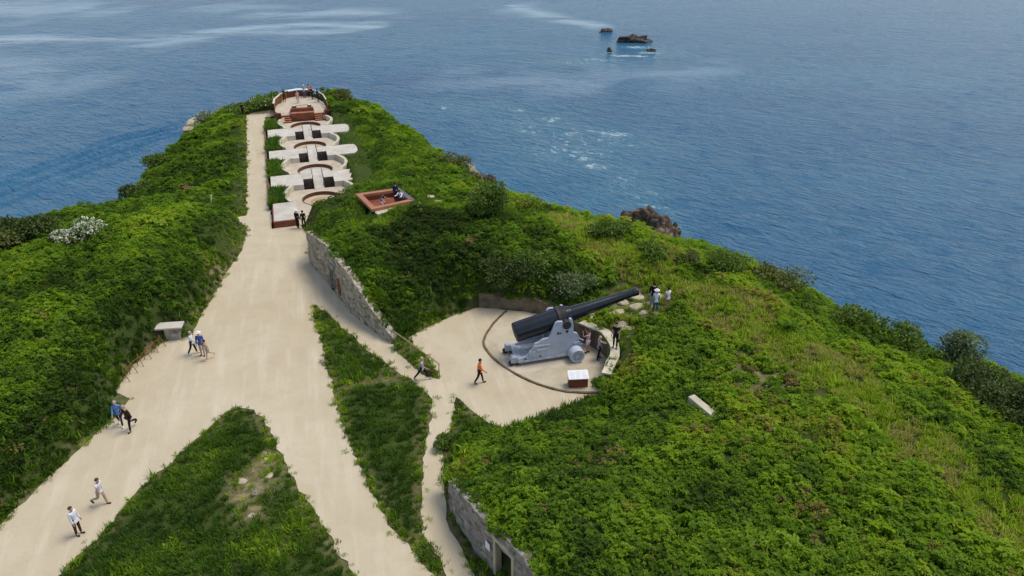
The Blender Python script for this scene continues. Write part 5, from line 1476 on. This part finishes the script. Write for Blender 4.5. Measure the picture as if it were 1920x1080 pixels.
person(1121, 674, .012, 70, 'grey', 'black', 'blond', 'person in grey top and black trousers pointing right beside the gun pit wall', POINT)
_p = Vector(WC[6]).lerp(Vector(WC[7]), .5); 
person(0, 0, WCH[6] + .13, 200, 'black', 'black', 'darkhair', 'person dressed all in black standing on the coping of the gun pit wall', STAND, sleeves='short', h=1.78, pos=at(1153, 652, WCH[6] + .13))
def tz(px, py, z0=1.4):
    for _ in range(6):
        x, y = at(px, py, z0); z0 = hz(x, y) + .03
    return z0
for px, py, f_, tp_, bt_, hr_, lab_, kw in [
    (1222, 576, 20, 'black', 'paleblue', 'darkhair', 'tall onlooker in dark jacket and pale jeans on the terrace past the muzzle', dict(pose=STAND, h=1.84)),
    (1228, 586, 0, 'white', 'teal', 'greyhair', 'onlooker in white top and long blue trousers in front of the dark jacket', dict(pose=STAND, h=1.68, hat='white', sleeves='short')),
    (1250, 580, 330, 'white', 'beige', 'darkhair', 'onlooker in white shirt and shorts, rightmost on the terrace past the muzzle', dict(pose=STAND, h=1.62, sleeves='short', legs_='shorts'))]:
    person(px, py, tz(px, py), f_, tp_, bt_, hr_, lab_, **kw)
person(559, 428, 0, 20, 'black', 'black', 'greyhair', 'person in black with a white hat at the front slab of the battery', STAND, hat='white')
person(571, 429, 0, 330, 'black', 'black', 'darkhair', 'bareheaded person in black by the front slab and the end of the stone wall', STAND)
OZF = oz - .6 + .005
person(0, 0, OZF, 20, 'navy', 'black', 'darkhair', 'standing person in navy inside the square lookout', STAND, pos=at(743, 381, OZF), h=1.8)
person(0, 0, OZF, 200, 'white', 'navy', 'darkhair', 'crouching person in white and navy at the right of the square lookout', CROUCH, pos=at(753, 384, OZF))
person(0, 0, OZF, 120, 'maroon', 'pink', 'brownhair', 'seated person in maroon top by the near rim of the square lookout', CROUCH, pos=at(716, 391, OZF), sleeves='short')
PZ = ZP + .005
for s_, t_, f_, tp_, bt_, hr_, lab_, kw in [
    (34.6, -2.0, 350, 'greentop', 'black', 'darkhair', 'dark green jacketed person at the left wall of the viewing platform', dict(pose=LEANF)),
    (33.4, -.35, 180, 'pink', 'beige', 'blond', 'person in pink top and shorts in the middle of the viewing platform', dict(pose=STAND, legs_='shorts', sleeves='short', h=1.62)),
    (35.9, .62, 10, 'paleblue', 'jeans', 'greyhair', 'person in pale blue top and jeans at the panorama board', dict(pose=LEANF, hat='white')),
    (36.1, 1.25, 20, 'orange', 'black', 'brownhair', 'person in orange top leaning on the right end of the panorama board', dict(pose=LEANF)),
    (34.8, 1.55, 60, 'greentop', 'black', 'brownhair', 'person in dark green behind the right platform rail', dict(pose=STAND)),
    (33.2, 2.2, 70, 'black', 'navy', 'darkhair', 'person in black and navy furthest right on the viewing platform', dict(pose=STAND, h=1.78))]:
    person(0, 0, PZ, f_ + math.degrees(-BRZ), tp_, bt_, hr_, lab_, pos=bl(s_, t_), **kw)
person(514, 206, .02, 10, 'paleblue', 'black', 'greyhair', 'person in pale blue top and black trousers outside the left platform wall', LEANF)
person(456, 217, hz(*at(456, 217)) + .02, 20, 'black', 'black', 'darkhair', 'lone person in black on the verge at the far left end of the path', STAND)
bg = MB(); bg.box((-.22, -.14, 0), (.22, .14, .34), .09); bg.tube([(-.12, -.12, .3), (-.1, -.2, .2), (-.12, -.14, .06)], .02, 5); bg.tube([(.12, -.12, .3), (.1, -.2, .2), (.12, -.14, .06)], .02, 5)
bo_ = bg.build('bag', CL['black']); bo_.location = (*bl(28.95, -1.0), 1.024); bo_.rotation_euler = (0, 0, .5)
tag(bo_, 'dark bag lying on the bench of the viewing platform', 'bag')
